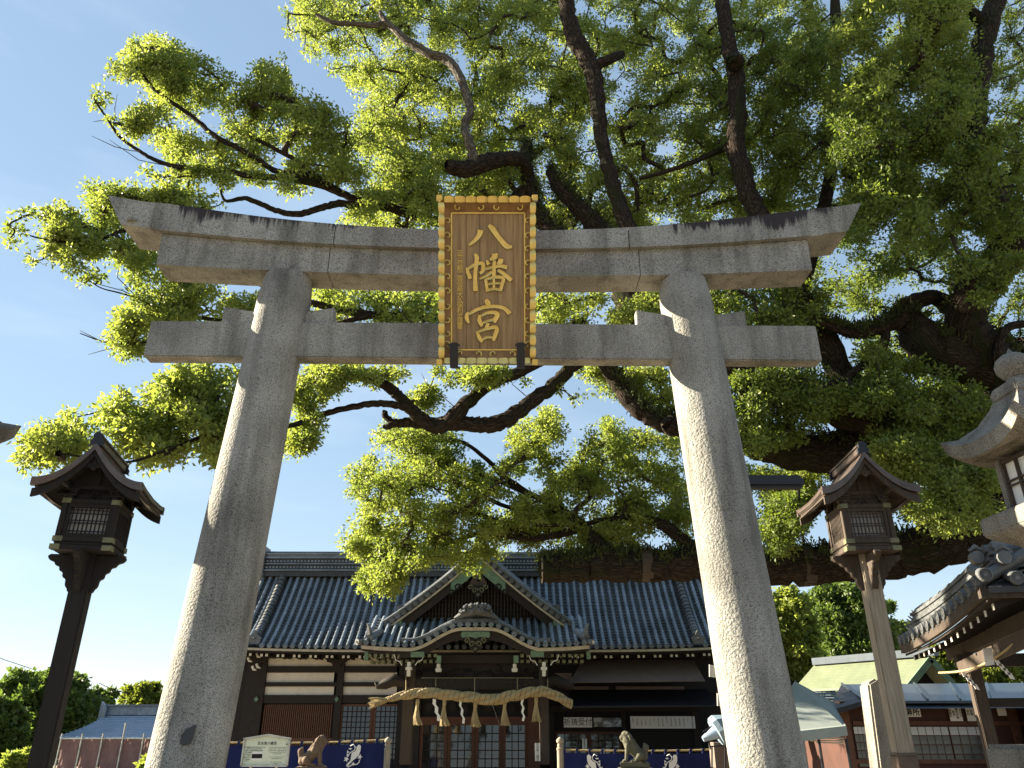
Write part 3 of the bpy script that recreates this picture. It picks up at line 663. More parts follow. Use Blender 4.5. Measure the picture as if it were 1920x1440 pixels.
def row_mesh(fy, fz, s0, s1, ntile, rad=.074, disc=.092, name='tile_row'):
    mb = MB(); rows = []; npf = 6
    for i in range(ntile):
        for e, r_ in ((0.0, rad * 1.10), (.12, rad * 1.06), (.97, rad * .94)):
            s = s0 + (s1 - s0) * (i + e) / ntile; y, z = fy(s), fz(s); dy = fy(s + .01) - fy(s); dz = fz(s + .01) - fz(s); l_ = math.hypot(dy, dz); ny, nz = -dz / l_, dy / l_
            rows.append([(-math.cos(math.pi * k / npf) * r_, y + ny * (math.sin(math.pi * k / npf) * r_), z + nz * (math.sin(math.pi * k / npf) * r_)) for k in range(npf + 1)])
    mb.sheet(rows)
    if disc:
        y, z = fy(s0), fz(s0); n = 12; b = len(mb.v)
        for (r_, yy_) in ((disc, .02), (disc, -.02), (disc * .8, -.025), (disc * .74, -.008), (disc * .3, -.008), (disc * .22, -.02)):
            for k in range(n): mb.v.append((math.cos(2 * math.pi * k / n) * r_, y + yy_, z + math.sin(2 * math.pi * k / n) * r_))
        for i in range(5):
            for k in range(n): mb.f.append((b + i * n + k, b + i * n + (k + 1) % n, b + (i + 1) * n + (k + 1) % n, b + (i + 1) * n + k))
        mb.f.append(tuple(b + 5 * n + k for k in range(n)))
    return mb.mesh(name, M['tile'], smooth=True)
rm = row_mesh(lambda s: RY(s) - HO.y, RZ, 0, 1, 15)
rm_s = row_mesh(lambda s: RY(s) - HO.y, RZ, 0, .3, 5)
k = 0; x = XC - 10.7
while x < XC + 10.75:
    me = rm if abs(x - XC) < HX - .1 else row_mesh(lambda s: RY(s) - HO.y, RZ, 0, max(.06, .3 * (10.8 - abs(x - XC)) / 1.3), 4)
    if abs(abs(x - XC) - 8.4) > .16: inst('tile_row', me, roofo, (x - HO.x + random.uniform(-.01, .01), 0, lift(x) * .8), (0, 0, random.uniform(-.0015, .0015)))
    x += SP_
# main ridge in layered courses
zr0 = RZ(1) - .1; yr = 33.0; x0, x1 = XC - 9.25, XC + 9.25
for (h0, h1, d, nm, mm) in ((0, .22, .30, 'ridge_base', 'tilejoint'), (.222, .28, .36, 'ridge_course', 'tile'), (.282, .50, .24, 'ridge_band', 'tilejoint'), (.502, .55, .32, 'ridge_course', 'tile'), (.552, .76, .22, 'ridge_band', 'tilejoint'), (.762, .81, .30, 'ridge_course', 'tile'), (.812, .93, .20, 'ridge_band', 'tile'), (.932, .98, .28, 'ridge_course', 'tile')):
    HB(MB().box(x0, yr - d, zr0 + h0, x1, yr + d, zr0 + h1), nm, M[mm])
mb = MB()
for i in range(125):
    xx_ = x0 + .1 + i * .147
    for zz in (.39, .655): mb.lathe([(.045, -.01), (.05, 0), (.045, .01)], 6, (0, 0, 0)); kk = len(mb.v) - 18; mb.v[kk:] = [(xx_ + a, yr - (.24 if zz < .5 else .22) - .005 + c, zr0 + zz + b) for a, b, c in mb.v[kk:]]
HB(mb, 'ridge_rosettes', M['tile'], kind='stuff')
HB(MB().tube([(x0 - .05, yr, zr0 + 1.02), (XC, yr, zr0 + .99), (x1 + .05, yr, zr0 + 1.02)], .10, 8), 'ridge_cap', M['tile2'], smooth=True)
for sx in (-1, 1):
    xe = XC + sx * 9.35; mb = MB()
    mb.prism([(xe - .1, zr0 - .15), (xe + .1, zr0 - .15), (xe + .12, zr0 + 1.2), (xe + sx * .22, zr0 + 1.36), (xe - .1, zr0 + 1.25)] if sx > 0 else [(xe - .1, zr0 - .15), (xe + .1, zr0 - .15), (xe + .1, zr0 + 1.25), (xe + sx * .22, zr0 + 1.36), (xe - .12, zr0 + 1.2)], yr - .34, yr + .34, 'xz')
    for q in range(4): mb.box(xe - .13, yr - .42 - .03 * q, zr0 + .0 + .22 * q, xe + .13, yr - .34, zr0 + .13 + .22 * q)
    HB(mb, 'ridge_end', M['tile2'])
    # descending ridge
    xd = XC + sx * 8.4; pts = [(xd, RY(s) - .02, RZ(s) + .16) for s in (.10, .25, .4, .55, .7, .85, 1)]
    m1 = MB().sheet([[(xd - .17, p[1], p[2] - .22) for p in pts], [(xd - .13, p[1], p[2]) for p in pts], [(xd + .13, p[1], p[2]) for p in pts], [(xd + .17, p[1], p[2] - .22) for p in pts]]); HB(m1, 'descending_ridge_base', M['tilejoint'])
    me_ = MB()
    for q in range(19):
        s = .1 + .9 * (q + .5) / 19; y_, z_ = RY(s), RZ(s) + .19; d = Vector((0, RY(s + .01) - RY(s), RZ(s + .01) - RZ(s))).normalized() * .095
        me_ = MB().tube([Vector((xd, y_, z_)) - d, Vector((xd, y_, z_)) + d * .9], [.17, .145], 8)
        HB(me_, 'ridge_tile', M['tile2'], smooth=True)
    e_ = MB().prism([(xd - .2, RZ(.08) - .08), (xd + .2, RZ(.08) - .08), (xd + .26, RZ(.08) + .16), (xd + .12, RZ(.08) + .24), (xd, RZ(.08) + .42), (xd - .12, RZ(.08) + .24), (xd - .26, RZ(.08) + .16)], RY(.08) - .16, RY(.08) + .02, 'xz')
    e_.lathe([(.07, -.02), (.09, 0), (.07, .02)], 8, (xd, RY(.08) - .18, RZ(.08) + .12)); HB(e_, 'ridge_end_tile', M['tile2'])
# eave board, soffit, rafters
HB(MB().sheet([[(x, 30.02, RZ(0) + lift(x) - .11) for x in xs], [(x, 30.02, RZ(0) + lift(x) - .19) for x in xs]], .06, (0, 1, 0)), 'eave_board', M['eaveboard'])
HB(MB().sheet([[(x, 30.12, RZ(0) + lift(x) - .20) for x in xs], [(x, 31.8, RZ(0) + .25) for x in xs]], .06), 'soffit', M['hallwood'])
rb = MB(); x = XC - 10.6; i = 0
while x < XC + 10.6:
    for dx in (0, .19):
        rb.box(x + dx - .045, 30.34, RZ(0) + lift(x) - .38, x + dx + .045, 31.4, RZ(0) + lift(x) - .29)
    x += .62
HB(rb, 'rafters', M['hallwood'], kind='stuff'); x = XC - 10.6
wm = MB().box(-.046, -.03, -.046, .046, 0, .046).mesh('rafter_end', M['whitepaint'])
while x < XC + 10.6:
    for dx in (0, .19): inst('rafter_end', wm, hall, (x + dx - HO.x, 30.335 - HO.y, RZ(0) + lift(x) - .335))
    x += .62
WY = 31.5
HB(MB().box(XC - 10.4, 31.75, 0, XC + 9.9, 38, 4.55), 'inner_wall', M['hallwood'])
HB(MB().box(XC - 10.2, 30.95, 4.05, XC + 9.9, 31.15, 4.25), 'eave_purlin', M['hallwood'])
# timber frame of the left bays
def F(u0, v0, u1, v1, name, m, Y=WY, dep=.08, **k):
    return HB(fbox(MB(), u0, v0, u1, v1, Y, dep), name, M[m] if isinstance(m, str) else m, **k)
for (a, b_) in ((452, 472), (472, 489), (626, 638), (744, 762)): F(a, 1226, b_, 1455, 'post', 'hallwood', WY - .12, .25)
for (v0, v1) in ((1249, 1261), (1279, 1287), (1303, 1318)):
    F(489.5, v0, 744, v1, 'rail', 'hallwood', WY - .06, .14)
for (a, b_) in ((490, 626), (638, 744)):
    for (v0, v1) in ((1231, 1249), (1261, 1279), (1287, 1303)): F(a, v0, b_, v1, 'plaster_panel', 'plaster', WY + .02, .05)
# cloud brackets in front of the upper panels
for uc in (481, 632, 750):
    pr = [(0, 0), (-.62, .34), (-.62, .42), (-.3, .44), (.3, .44), (.62, .42), (.62, .34), (.42, .26), (.38, .16), (.2, .12), (.14, -.05), (-.14, -.05), (-.2, .12), (-.38, .16), (-.42, .26), (-.62, .34)][2:]
    xq = PX(uc, 1240, WY - .15); zq = PZ(1250, WY)
    HB(MB().prism([(xq + a * 1.0, zq + b_) for a, b_ in [(-.62, .42), (.62, .42), (.60, .34), (.42, .26), (.38, .16), (.2, .12), (.14, 0), (-.14, 0), (-.2, .12), (-.38, .16), (-.42, .26), (-.60, .34)]], WY - .2, WY - .13, 'xz'), 'bracket_arm', M['hallwood'])
for (u, v) in ((470, 1238), (486, 1230), (478, 1254), (486, 1250)):
    q = P(u, v, WY - .7); HB(MB().tube([q + Vector((-.12, 0, .1)), q + Vector((-.05, 0, -.02)), q + Vector((.06, 0, -.05))], [.05, .05, .02], 6), 'white_nosing', M['whitepaint'], smooth=True)
# slatted shutter (left bay)
F(489.5, 1318, 626, 1440, 'shutter_board', 'hallwood', WY + .06, .05)
sm_ = None
xa, xb = PX(492, 1350, WY), PX(622, 1350, WY); zt_, zb_ = PZ(1321, WY), PZ(1384, WY)
mb = MB()
for i in range(34):
    xq = xa + (xb - xa) * (i + .5) / 34; mb.box(xq - .022, WY - .01, zb_, xq + .022, WY + .03, zt_)
HB(mb, 'slats', M['redwood'], kind='stuff')
F(489.5, 1384, 626, 1391, 'rail', 'redwood', WY - .02, .06)
mb = MB()
for i in range(34):
    xq = xa + (xb - xa) * (i + .5) / 34; mb.box(xq - .022, WY - .01, PZ(1440, WY), xq + .022, WY + .03, PZ(1391.5, WY))
HB(mb, 'slats', M['redwood'], kind='stuff')
for u in (480, 631): 
    q = P(u, 1311, WY - .2); HB(MB().prism([(q.x - .09, q.z), (q.x, q.z - .1), (q.x + .09, q.z), (q.x, q.z + .1)], WY - .2, WY - .16, 'xz'), 'diamond_fitting', M['copper'])
# glazed lattice doors
def lattice_door(u0, v0, u1, v1, Y, nc, nr, name='glazed_door', gm=None, post=.10):
    x0, x1 = PX(u0, (v0 + v1) / 2, Y), PX(u1, (v0 + v1) / 2, Y); z0, z1 = PZ(v1, Y), PZ(v0, Y)
    fr = MB(); fr.box(x0, Y - .03, z0, x0 + post, Y + .03, z1); fr.box(x1 - post, Y - .03, z0, x1, Y + .03, z1); fr.box(x0 + post + .001, Y - .029, z1 - .08, x1 - post - .001, Y + .029, z1); fr.box(x0 + post + .001, Y - .029, z0, x1 - post - .001, Y + .029, z0 + .08)
    d = HB(fr, name, M['redwood'])
    w_, h_ = x1 - x0 - 2 * post, z1 - z0 - .16; ix, iz = x0 + post - HO.x, z0 + .08
    mt = MB()
    for i in range(1, nc): mt.box(ix + w_ * i / nc - .017, Y - HO.y - .022, iz, ix + w_ * i / nc + .017, Y - HO.y + .0, iz + h_)
    for j in range(1, nr): mt.box(ix, Y - HO.y - .015, iz + h_ * j / nr - .017, ix + w_, Y - HO.y - .002, iz + h_ * j / nr + .017)
    mt.build('muntins', M['hallwood'], d)
    pm = MB().box(-w_ / nc / 2, 0, -h_ / nr / 2, w_ / nc / 2, .006, h_ / nr / 2).mesh('pane', gm or M['glass'])
    for i in range(nc):
        for j in range(nr):
            inst('pane', pm, d, (ix + w_ * (i + .5) / nc, Y - HO.y + .01, iz + h_ * (j + .5) / nr), (R(-2.6 + random.uniform(-.25, .25)), 0, R(random.uniform(-.3, .3))))
    return d
lattice_door(634, 1320, 696, 1450, WY, 6, 12)
lattice_door(697, 1320, 760, 1450, WY, 6, 12)
F(760, 1290, 800, 1460, 'post', 'hallwood', WY - .1, .2)
for (a, b_) in ((786, 838), (839, 890), (891, 941), (942, 990)): lattice_door(a, 1355, b_, 1460, 30.6, 3, 6, post=.12)
F(786, 1344, 990, 1355, 'lintel', 'redwood', 30.55, .12)
F(775, 1290, 1010, 1344, 'dark_backing', 'void', 30.7, .05)  # near-black sheet above the doors, in the unlit interior colour
for i in range(9):
    q = P(805 + i * 22, 1325 + 4 * (i % 2), 30.62); HB(MB().tube([q, q + Vector((0, -.05, 0))], .14, 12), 'hanging_lantern_disc', M['hallwood'])
F(990, 1290, 1012, 1460, 'post', 'redwood', 30.5, .2); F(770, 1290, 786, 1460, 'post', 'hallwood', 30.5, .2)
# right bays : dark office front, canopies, boards
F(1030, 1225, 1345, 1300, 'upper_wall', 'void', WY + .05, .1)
q0 = P(1105, 1238, 30.6); q1 = P(1292, 1238, 30.6)
a = [P(1092, 1237, 31.3), P(1300, 1237, 31.3), P(1322, 1276, 29.9), P(1068, 1279, 29.9)]
HB(MB().hexa([p + Vector((0, 0, -.03)) for p in a], a), 'sheet_awning', M['awning'])
F(1040, 1262, 1072, 1278, 'bracket_board', 'awning', 30.6, .05)
F(1060, 1287, 1141, 1293, 'white_rail', 'awning', 31.2, .05); F(1155, 1287, 1283, 1293, 'white_rail', 'awning', 31.2, .05)
a = [P(1070, 1294, 31.3), P(1325, 1292, 31.3), P(1343, 1322, 29.8), P(1055, 1324, 29.8)]
HB(MB().hexa([p + Vector((0, 0, -.06)) for p in a], a), 'lower_canopy', M['iron'])
F(1030, 1324, 1320, 1334, 'lintel', 'hallwood', 31.0, .1)
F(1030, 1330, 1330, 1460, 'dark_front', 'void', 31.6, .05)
for (a_, b_) in ((1030, 1040), (1168, 1176), (1303, 1316)): F(a_, 1330, b_, 1460, 'post', 'hallwood', 31.2, .15)
lattice_door(1042, 1372, 1104, 1460, 31.4, 4, 6); lattice_door(1105, 1372, 1167, 1460, 31.4, 4, 6)
F(1113, 1345.5, 1165, 1363, 'dark_glass_sign', 'glass', 31.1, .03)
def sign(u0, v0, u1, v1, Y, m='paper', name='notice'):
    x0, x1 = PX(u0, (v0 + v1) / 2, Y), PX(u1, (v0 + v1) / 2, Y); z0, z1 = PZ(v1, Y), PZ(v0, Y)
    o = HB(MB().box(x0, Y - .02, z0, x1, Y, z1), name, M[m]); return o, (x0 + x1) / 2 - HO.x, (z0 + z1) / 2, x1 - x0, z1 - z0, Y - HO.y - .022
RT = (R(90), 0, 0)
o, cx, cz, w_, h_, yy_ = sign(1057, 1345, 1110, 1364, 31.1, 'paper', 'reception_sign')
text_mesh('祈祷受付', .27, M['ink'], o, (cx, yy_, cz), RT, offset=.001)
o, cx, cz, w_, h_, yy_ = sign(1182, 1343, 1303, 1366, 31.0, 'paper', 'prayer_list_board')
cols = ['祈祷の御案内', '申込', '家内安全', '商売繁盛', '交通安全', '安産祈願', '初宮詣', '厄除祈願', '病気平癒', '受付', '七五三詣', '午前九時', '午後四時', '神前結婚式', '地鎮祭']
for i, c in enumerate(cols):
    sz = .075 if i in (0,) else (.062 if 1 < i < 9 else .05)
    text_mesh('\n'.join(c), sz, M['ink'], o, (cx + w_ / 2 - .10 - i * (w_ - .2) / 14, yy_, cz + (.0 if len(c) > 3 else .07)), RT, spacing=1.15 if 1 < i < 9 else 1.0)
o, cx, cz, w_, h_, yy_ = sign(1091.5, 1385, 1100.5, 1405, 31.0, 'paper', 'small_notice'); text_mesh('\n'.join('御祈祷受付中'), .062, M['ink'], o, (cx, yy_, cz), RT, spacing=.95)

# ---------------- porch with curved gable ----------------
GX = -1.24; PY = 27.0
def bell(x):
    a = abs(x - GX); t = min(1, max(0, (a - .5) / 1.75)); return 1 - t * t * (3 - 2 * t)
def ez(x): return 4.13 + .64 * bell(x) + .10 * (abs(x - GX) / 3.9) ** 4 + .04 * math.cos(min(1.5, abs(x - GX)))
def pz(x, y): return max(4.13 + .87 * (y - PY) / 1.5 + .10 * (abs(x - GX) / 3.9) ** 4, ez(x) + .04 * (y - PY))
pxs = [GX - 3.85 + 7.7 * i / 60 for i in range(61)]
pr = MB().sheet([[(x, PY + .05 + t, pz(x, PY + t) - .08) for x in pxs] for t in (0, .25, .5, .75, 1, 1.25, 1.6, 2.0)], .06)
proof = HB(pr, 'porch_roof', M['tilejoint'])
mb = MB(); rws = []
for i in range(10):
    for e in (0, .95):
        t = 1.9 * (i + e) / 10; rws.append([(x, PY + t, pz(x, PY + t) - .05 + (.03 if e == 0 else 0)) for x in pxs])
mb.sheet(rws); mb.v = [(x - HO.x, y - HO.y, z) for x, y, z in mb.v]; mb.build('pan_tiles', M['pan'], proof, kind='stuff')
x = GX - 3.7
while x < GX + 3.75:
    fx = x
    me = row_mesh(lambda s: PY - .04 + 1.9 * s - HO.y, lambda s: pz(fx, PY + 1.9 * max(0, s)), 0, 1, 6, .07, .09)
    inst('tile_row', me, proof, (x - HO.x, 0, 0)); x += .264
bxs = [GX - 2.55 + 5.1 * i / 44 for i in range(45)]
HB(MB().tube([(x, PY + .22, ez(x) + .15) for x in bxs], .10, 8), 'porch_crest_tiles', M['tile2'], smooth=True)
HB(MB().sheet([[(x, PY - .02, ez(x) - .09) for x in pxs], [(x, PY - .02, ez(x) - .20) for x in pxs]], .05, (0, 1, 0)), 'porch_eave_board', M['eaveboard'])
HB(MB().sheet([[(x, PY + .05, ez(x) - .205) for x in bxs], [(x, PY + .05, ez(x) - .40 - .10 * bell(x)) for x in bxs]], .08, (0, 1, 0)), 'curved_bargeboard', M['hallwood'])
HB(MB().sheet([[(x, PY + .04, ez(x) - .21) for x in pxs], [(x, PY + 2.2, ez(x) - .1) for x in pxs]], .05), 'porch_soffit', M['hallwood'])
xp = [GX - .46, GX + .46]; z_ = ez(GX) - .21
HB(MB().prism([(xp[0], z_ - .02), (xp[0] - .04, z_ - .12), (xp[0], z_ - .22), (GX - .12, z_ - .20), (GX, z_ - .25), (GX + .12, z_ - .20), (xp[1], z_ - .22), (xp[1] + .04, z_ - .12), (xp[1], z_ - .02)], PY - .02, PY + .04, 'xz'), 'copper_plate', M['copper'])
def swirls(cx, cz, Y, pts, name, m, r0=.02):
    mb = MB()
    for (dx, dz, r_, a0, tn) in pts:
        q = []
        for i in range(13):
            t = i / 12; a = a0 + tn * t * 2 * math.pi; rr_ = r_ * (1 - .75 * t); q.append((cx + dx + math.cos(a) * rr_, Y, cz + dz + math.sin(a) * rr_))
        mb.tube(q, [r0 * (1.2 - .5 * i / 12) for i in range(13)], 5)
    return HB(mb, name, M[m], smooth=True)
def pend(cx, cz, Y, s, name='gable_pendant', m='oldwood'):
    HB(MB().prism([(cx + a * s, cz + b * s) for a, b in [(-.42, 0), (.42, 0), (.40, -.12), (.24, -.2), (.14, -.36), (0, -.5), (-.14, -.36), (-.24, -.2), (-.40, -.12)]], Y, Y + .05, 'xz'), name, M[m])
    swirls(cx, cz, Y - .02, [(-.3 * s, -.08 * s, .1 * s, 0, 1.2), (.3 * s, -.08 * s, .1 * s, math.pi, -1.2), (-.13 * s, -.2 * s, .11 * s, 0, 1.2), (.13 * s, -.2 * s, .11 * s, math.pi, -1.2), (0, -.38 * s, .06 * s, 0, 1)], 'pendant_carving', 'brass', .02 * s)
pend(GX, z_ - .24, PY + .0, .95)
# rafter ends, corner copper caps
rm2 = MB().box(-.055, -.02, -.05, .055, .6, .05).mesh('rafter', M['brass'])
for row_, (v, Y) in enumerate(((1229, PY + .15), (1240, PY + .42))):
    for rng_ in ((693 + 3 * row_, 826), (979, 1099)):
        u = rng_[0]
        while u < rng_[1]:
            q = P(u, v, Y); inst('rafter', rm2, hall, (q.x - HO.x, q.y - HO.y, q.z)); u += 11.2
for (a_, b_, v0, v1) in ((683, 690, 1222, 1238), (819, 827, 1229, 1243), (963, 972, 1229, 1243), (1100, 1107, 1220, 1236)): F(a_, v0, b_, v1, 'copper_cap', 'copper', PY + .1, .12)
F(770, 1222, 795, 1232, 'copper_plate', 'copper', PY + .02, .04); F(995, 1220, 1020, 1232, 'copper_plate', 'copper', PY + .02, .04)
# porch posts, brackets, beams
for (u0, u1) in ((752, 774), (1012, 1030)):
    x0 = PX(u0, 1360, 27.5); x1 = PX(u1, 1360, 27.5); HB(MB().box(x0, 27.5, .5, x1, 27.5 + (x1 - x0), 3.62), 'porch_post', M['midwood'], bevel=.03)
    xm = (x0 + x1) / 2
    for (w_, z0, h_) in ((.30, 3.62, .12), (.75, 3.76, .11), (.26, 3.88, .1), (1.1, 3.99, .10)):
        HB(MB().box(xm - w_ / 2, 27.45, z0, xm + w_ / 2, 27.75, z0 + h_), 'bracket_arm', M['hallwood'], bevel=.02)
    HB(MB().box(xm - .06, 27.15, PZ(1268, 27.2), xm + .06, 27.45, PZ(1241, 27.2)), 'white_nosing', M['whitepaint'], bevel=.015)
    HB(MB().box(xm - .1, 27.12, PZ(1256, 27.2), xm + .1, 27.44, PZ(1251, 27.2)), 'white_nosing', M['whitepaint'])
    sg = -1 if u0 < 900 else 1
    mb = MB(); q = P(u0 + 8 + sg * 22, 1282, 27.4); mb.tube([(xm, 27.5, q.z + .05), (q.x, 27.45, q.z + .12), (q.x + sg * .3, 27.4, q.z - .02), (q.x + sg * .55, 27.4, q.z - .08), (q.x + sg * .62, 27.4, q.z + .05)], [.16, .2, .17, .09, .04], 8)
    HB(mb, 'carved_beast_nosing', M['hallwood'], smooth=True)
    for s2 in (-1, 1):
        q = Vector((xm + s2 * .42, 27.1, 3.62)); HB(MB().tube([q + Vector((-s2 * .2, 0, -.12)), q + Vector((-s2 * .12, 0, .0)), q + Vector((s2 * .02, 0, .05)), q + Vector((s2 * .08, 0, .22))], .017, 5), 'white_carved_edge', M['whitepaint'], smooth=True)
for (u) in (822, 965):
    q = P(u, 1252, 27.3); HB(MB().box(q.x - .10, 27.3, q.z - .13, q.x + .10, 27.5, q.z + .0), 'white_nosing', M['whitepaint'], bevel=.02); HB(MB().box(q.x - .06, 27.28, q.z + .002, q.x + .06, 27.5, q.z + .13), 'white_nosing', M['whitepaint'], bevel=.015)
F(774, 1272, 1012, 1292, 'rainbow_beam', 'hallwood', 27.55, .22); F(800, 1228, 990, 1244, 'upper_beam', 'hallwood', 27.6, .2)
F(774, 1244, 1012, 1272, 'carved_panel', 'hallwood', 27.8, .1)
rg = random.Random(11); pts = []
xa, xb = PX(785, 1258, 27.75), PX(1003, 1258, 27.75)
for i in range(26): pts.append((xa + (xb - xa) * i / 25, PZ(1262, 27.75) + rg.uniform(-.12, .14), rg.uniform(.06, .13), rg.uniform(0, 6), rg.choice((-1, 1)) * rg.uniform(.7, 1.2)))
swirls(0, 0, 27.76, pts, 'cloud_carving', 'oldwood', .03)
pts = [(xa + .1 + i * .17, PZ(1283, 27.5) + rg.uniform(-.04, .04), rg.uniform(.05, .09), rg.uniform(0, 6), 1) for i in list(range(6)) + list(range(18, 24))]
swirls(0, 0, 27.53, pts, 'beam_carving', 'midwood', .015)
F(790, 1270.3, 1000, 1271.8, 'thin_rail', 'brass', 27.5, .04)
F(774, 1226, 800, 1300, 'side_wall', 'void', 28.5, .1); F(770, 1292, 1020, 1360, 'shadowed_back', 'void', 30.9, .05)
o, cx, cz, w_, h_, yy_ = sign(1003, 1393, 1013, 1427, 27.45, 'paper', 'post_notice'); text_mesh('\n'.join('百舌鳥八幡宮'), .10, M['ink'], o, (cx, yy_, cz), RT, spacing=.95)

# ---------------- triangular dormer gable ----------------
DY = 28.35; DZ0, DZ1, DW = 4.70, 7.50, 3.62
def gz(x):
    t = abs(x - GX) / DW; return DZ1 - (DZ1 - DZ0) * (1.20 * t - .20 * t * t) 
gxs = [GX - DW + 2 * DW * i / 48 for i in range(49)]
HB(MB().sheet([[(x, DY - .02, gz(x) + .02) for x in gxs], [(x, 31 + 2.4 * (1 - abs(x - GX) / DW), gz(x) + .02) for x in gxs]], .1), 'gable_roof', M['tilejoint'])
HB(MB().sheet([[(x, DY - .06, gz(x) - .06) for x in gxs], [(x, DY - .06, gz(x) - .14) for x in gxs]], .06, (0, 1, 0)), 'gable_eave_board', M['eaveboard'])
HB(MB().sheet([[(x, DY + .02, gz(x) - .145) for x in gxs[2:-2]], [(x, DY + .02, gz(x) - .50) for x in gxs[2:-2]]], .08, (0, 1, 0)), 'gable_bargeboard', M['hallwood'])
def along(x0, x1, n):     # equal steps along the slope
    return [x0 + (x1 - x0) * i / (n - 1) for i in range(n)]
dm = MB()
n = 12; b = 0
for (r_, yy_) in ((.10, .05), (.10, -.02), (.082, -.025), (.076, -.008), (.03, -.008), (.02, -.02)):
    for k in range(n): dm.v.append((math.cos(2 * math.pi * k / n) * r_, yy_, math.sin(2 * math.pi * k / n) * r_))
for i in range(5):
    for k in range(n): dm.f.append((i * n + k, i * n + (k + 1) % n, (i + 1) * n + (k + 1) % n, (i + 1) * n + k))
dm.f.append(tuple(5 * n + k for k in range(n))); dme = dm.mesh('verge_disc', M['tile2'])
for sg in (-1, 1):
    for q in range(17):
        x = GX + sg * (.18 + (DW - .3) * q / 16); inst('verge_disc', dme, hall, (x - HO.x, DY - .08 - HO.y, gz(x) + .07))
    for (off, dy, r_) in ((.20, .05, .085), (.24, .33, .08)):
        L_ = along(GX + sg * .12, GX + sg * (DW - .15), 17)
        for a_, b_ in zip(L_[:-1], L_[1:]):
            HB(MB().tube([(a_, DY + dy, gz(a_) + off), (b_, DY + dy, gz(b_) + off)], [r_ * .93, r_ * 1.06], 8), 'verge_tile', M['tile2'], smooth=True)
    L_ = along(GX + sg * .12, GX + sg * (DW - .75), 20)
    for (h, w_) in ((.18, .16), (.24, .18), (.30, .15), (.37, .17)): HB(MB().sheet([[(a_, DY + .75 - w_, gz(a_) + h) for a_ in L_], [(a_, DY + .75 + w_, gz(a_) + h) for a_ in L_]], .045), 'verge_ridge_course', M['tile2'])
    HB(MB().tube([(a_, DY + .75, gz(a_) + .42) for a_ in L_], .08, 8), 'verge_ridge_cap', M['tile2'], smooth=True)
    xe = L_[-1]; HB(MB().box(xe - .16, DY + .55, gz(xe) + .0, xe + .16, DY + .95, gz(xe) + .55), 'verge_ridge_end', M['tile2'], bevel=.04)
    for q in range(15):      # side tile rows falling away from the ridge
        t0 = q / 15; y = DY + 1.0 + .27 * q
        xe2 = min(DW, DW * max(.1, 1 - (y - 31) / 2.4)) if y > 31 else DW
        ps = [(GX + sg * xe2 * k / 8, y, gz(GX + sg * xe2 * k / 8) + .05) for k in range(9)]; HB(MB().tube(ps, .07, 6), 'side_tile_row', M['tile'], smooth=True)
    # corner demon tile and upturned corner end
    q = P(693 if sg < 0 else 1098, 1197, PY + .1)
    mb = MB().tube([q + Vector((-sg * .25, .6, .25)), q + Vector((-sg * .1, .25, .1)), q + Vector((sg * .02, 0, .0))], [.16, .17, .15], 8)
    mb.tube([q + Vector((0, .05, .15)), q + Vector((sg * .04, 0, .35)), q + Vector((sg * .12, -.02, .5))], [.12, .07, .02], 6)
    HB(mb, 'corner_ornament', M['tile2'], smooth=True)
    q = P(669.5 if sg < 0 else 1112, 1204, PY - .1); HB(MB().tube([q + Vector((-sg * .3, .35, .02)), q], [.085, .10], 10), 'corner_cover_tile', M['tile2'])
    HB(MB().tube([q + Vector((0, -.012, 0)), q + Vector((0, -.02, 0))], [.05, .05], 10), 'corner_boss', M['whitepaint'])
# gable ridge, peak ornament, copper chevron
HB(MB().box(GX - .16, DY + .1, DZ1 + .05, GX + .16, 33, DZ1 + .42), 'gable_ridge', M['tilejoint']); HB(MB().tube([(GX, DY + .05, DZ1 + .48), (GX, 33, DZ1 + .48)], .10, 8), 'gable_ridge_cap', M['tile2'], smooth=True)
HB(MB().prism([(GX - .26, DZ1 + .05), (GX + .26, DZ1 + .05), (GX + .22, DZ1 + .35), (GX + .1, DZ1 + .5), (GX + .12, DZ1 + .62), (GX, DZ1 + .72), (GX - .12, DZ1 + .62), (GX - .1, DZ1 + .5), (GX - .22, DZ1 + .35)], DY - .08, DY + .1, 'xz'), 'gable_peak_tile', M['tile2'], bevel=.02)
for sg in (-1, 1):
    L_ = along(GX + sg * .0, GX + sg * 1.0, 8)
    HB(MB().sheet([[(a_, DY - .01, gz(a_) - .145) for a_ in L_], [(a_, DY - .01, gz(a_) - .62 + .08 * i / 7) for i, a_ in enumerate(L_)]], .02, (0, 1, 0)), 'copper_gable_plate', M['copper'])
    L_ = along(GX + sg * (DW - .9), GX + sg * (DW - .12), 6); HB(MB().sheet([[(a_, DY - .01, gz(a_) - .145) for a_ in L_], [(a_, DY - .01, gz(a_) - .50 + .25 * (i / 5)) for i, a_ in enumerate(L_)]], .02, (0, 1, 0)), 'copper_gable_plate', M['copper'])
q = Vector((GX, DY - .03, DZ1 - .42)); HB(MB().tube([q, q + Vector((0, -.03, 0))], .12, 14), 'round_crest', M['copper'])
HB(MB().prism([(GX, DZ1 - .60), (GX - .32, DZ1 - 1.05), (GX - .2, DZ1 - 1.3), (GX + .2, DZ1 - 1.3), (GX + .32, DZ1 - 1.05)], DY + .0, DY + .05, 'xz'), 'gable_pendant_board', M['midwood'])
pend(GX, DZ1 - 1.15, DY - .02, .95); swirls(GX, DZ1 - 1.2, DY + .0, [(-.75, -.02, .13, 0, 1.2), (.75, -.02, .13, math.pi, -1.2), (-.98, -.2, .1, 0, 1.2), (.98, -.2, .1, math.pi, -1.2)], 'pendant_carving', 'oldwood', .04)
HB(MB().lathe([(.02, -.06), (.09, -.03), (.10, 0), (.04, .05)], 8, (GX, DY - .06, DZ1 - .95)), 'pendant_boss', M['iron'])
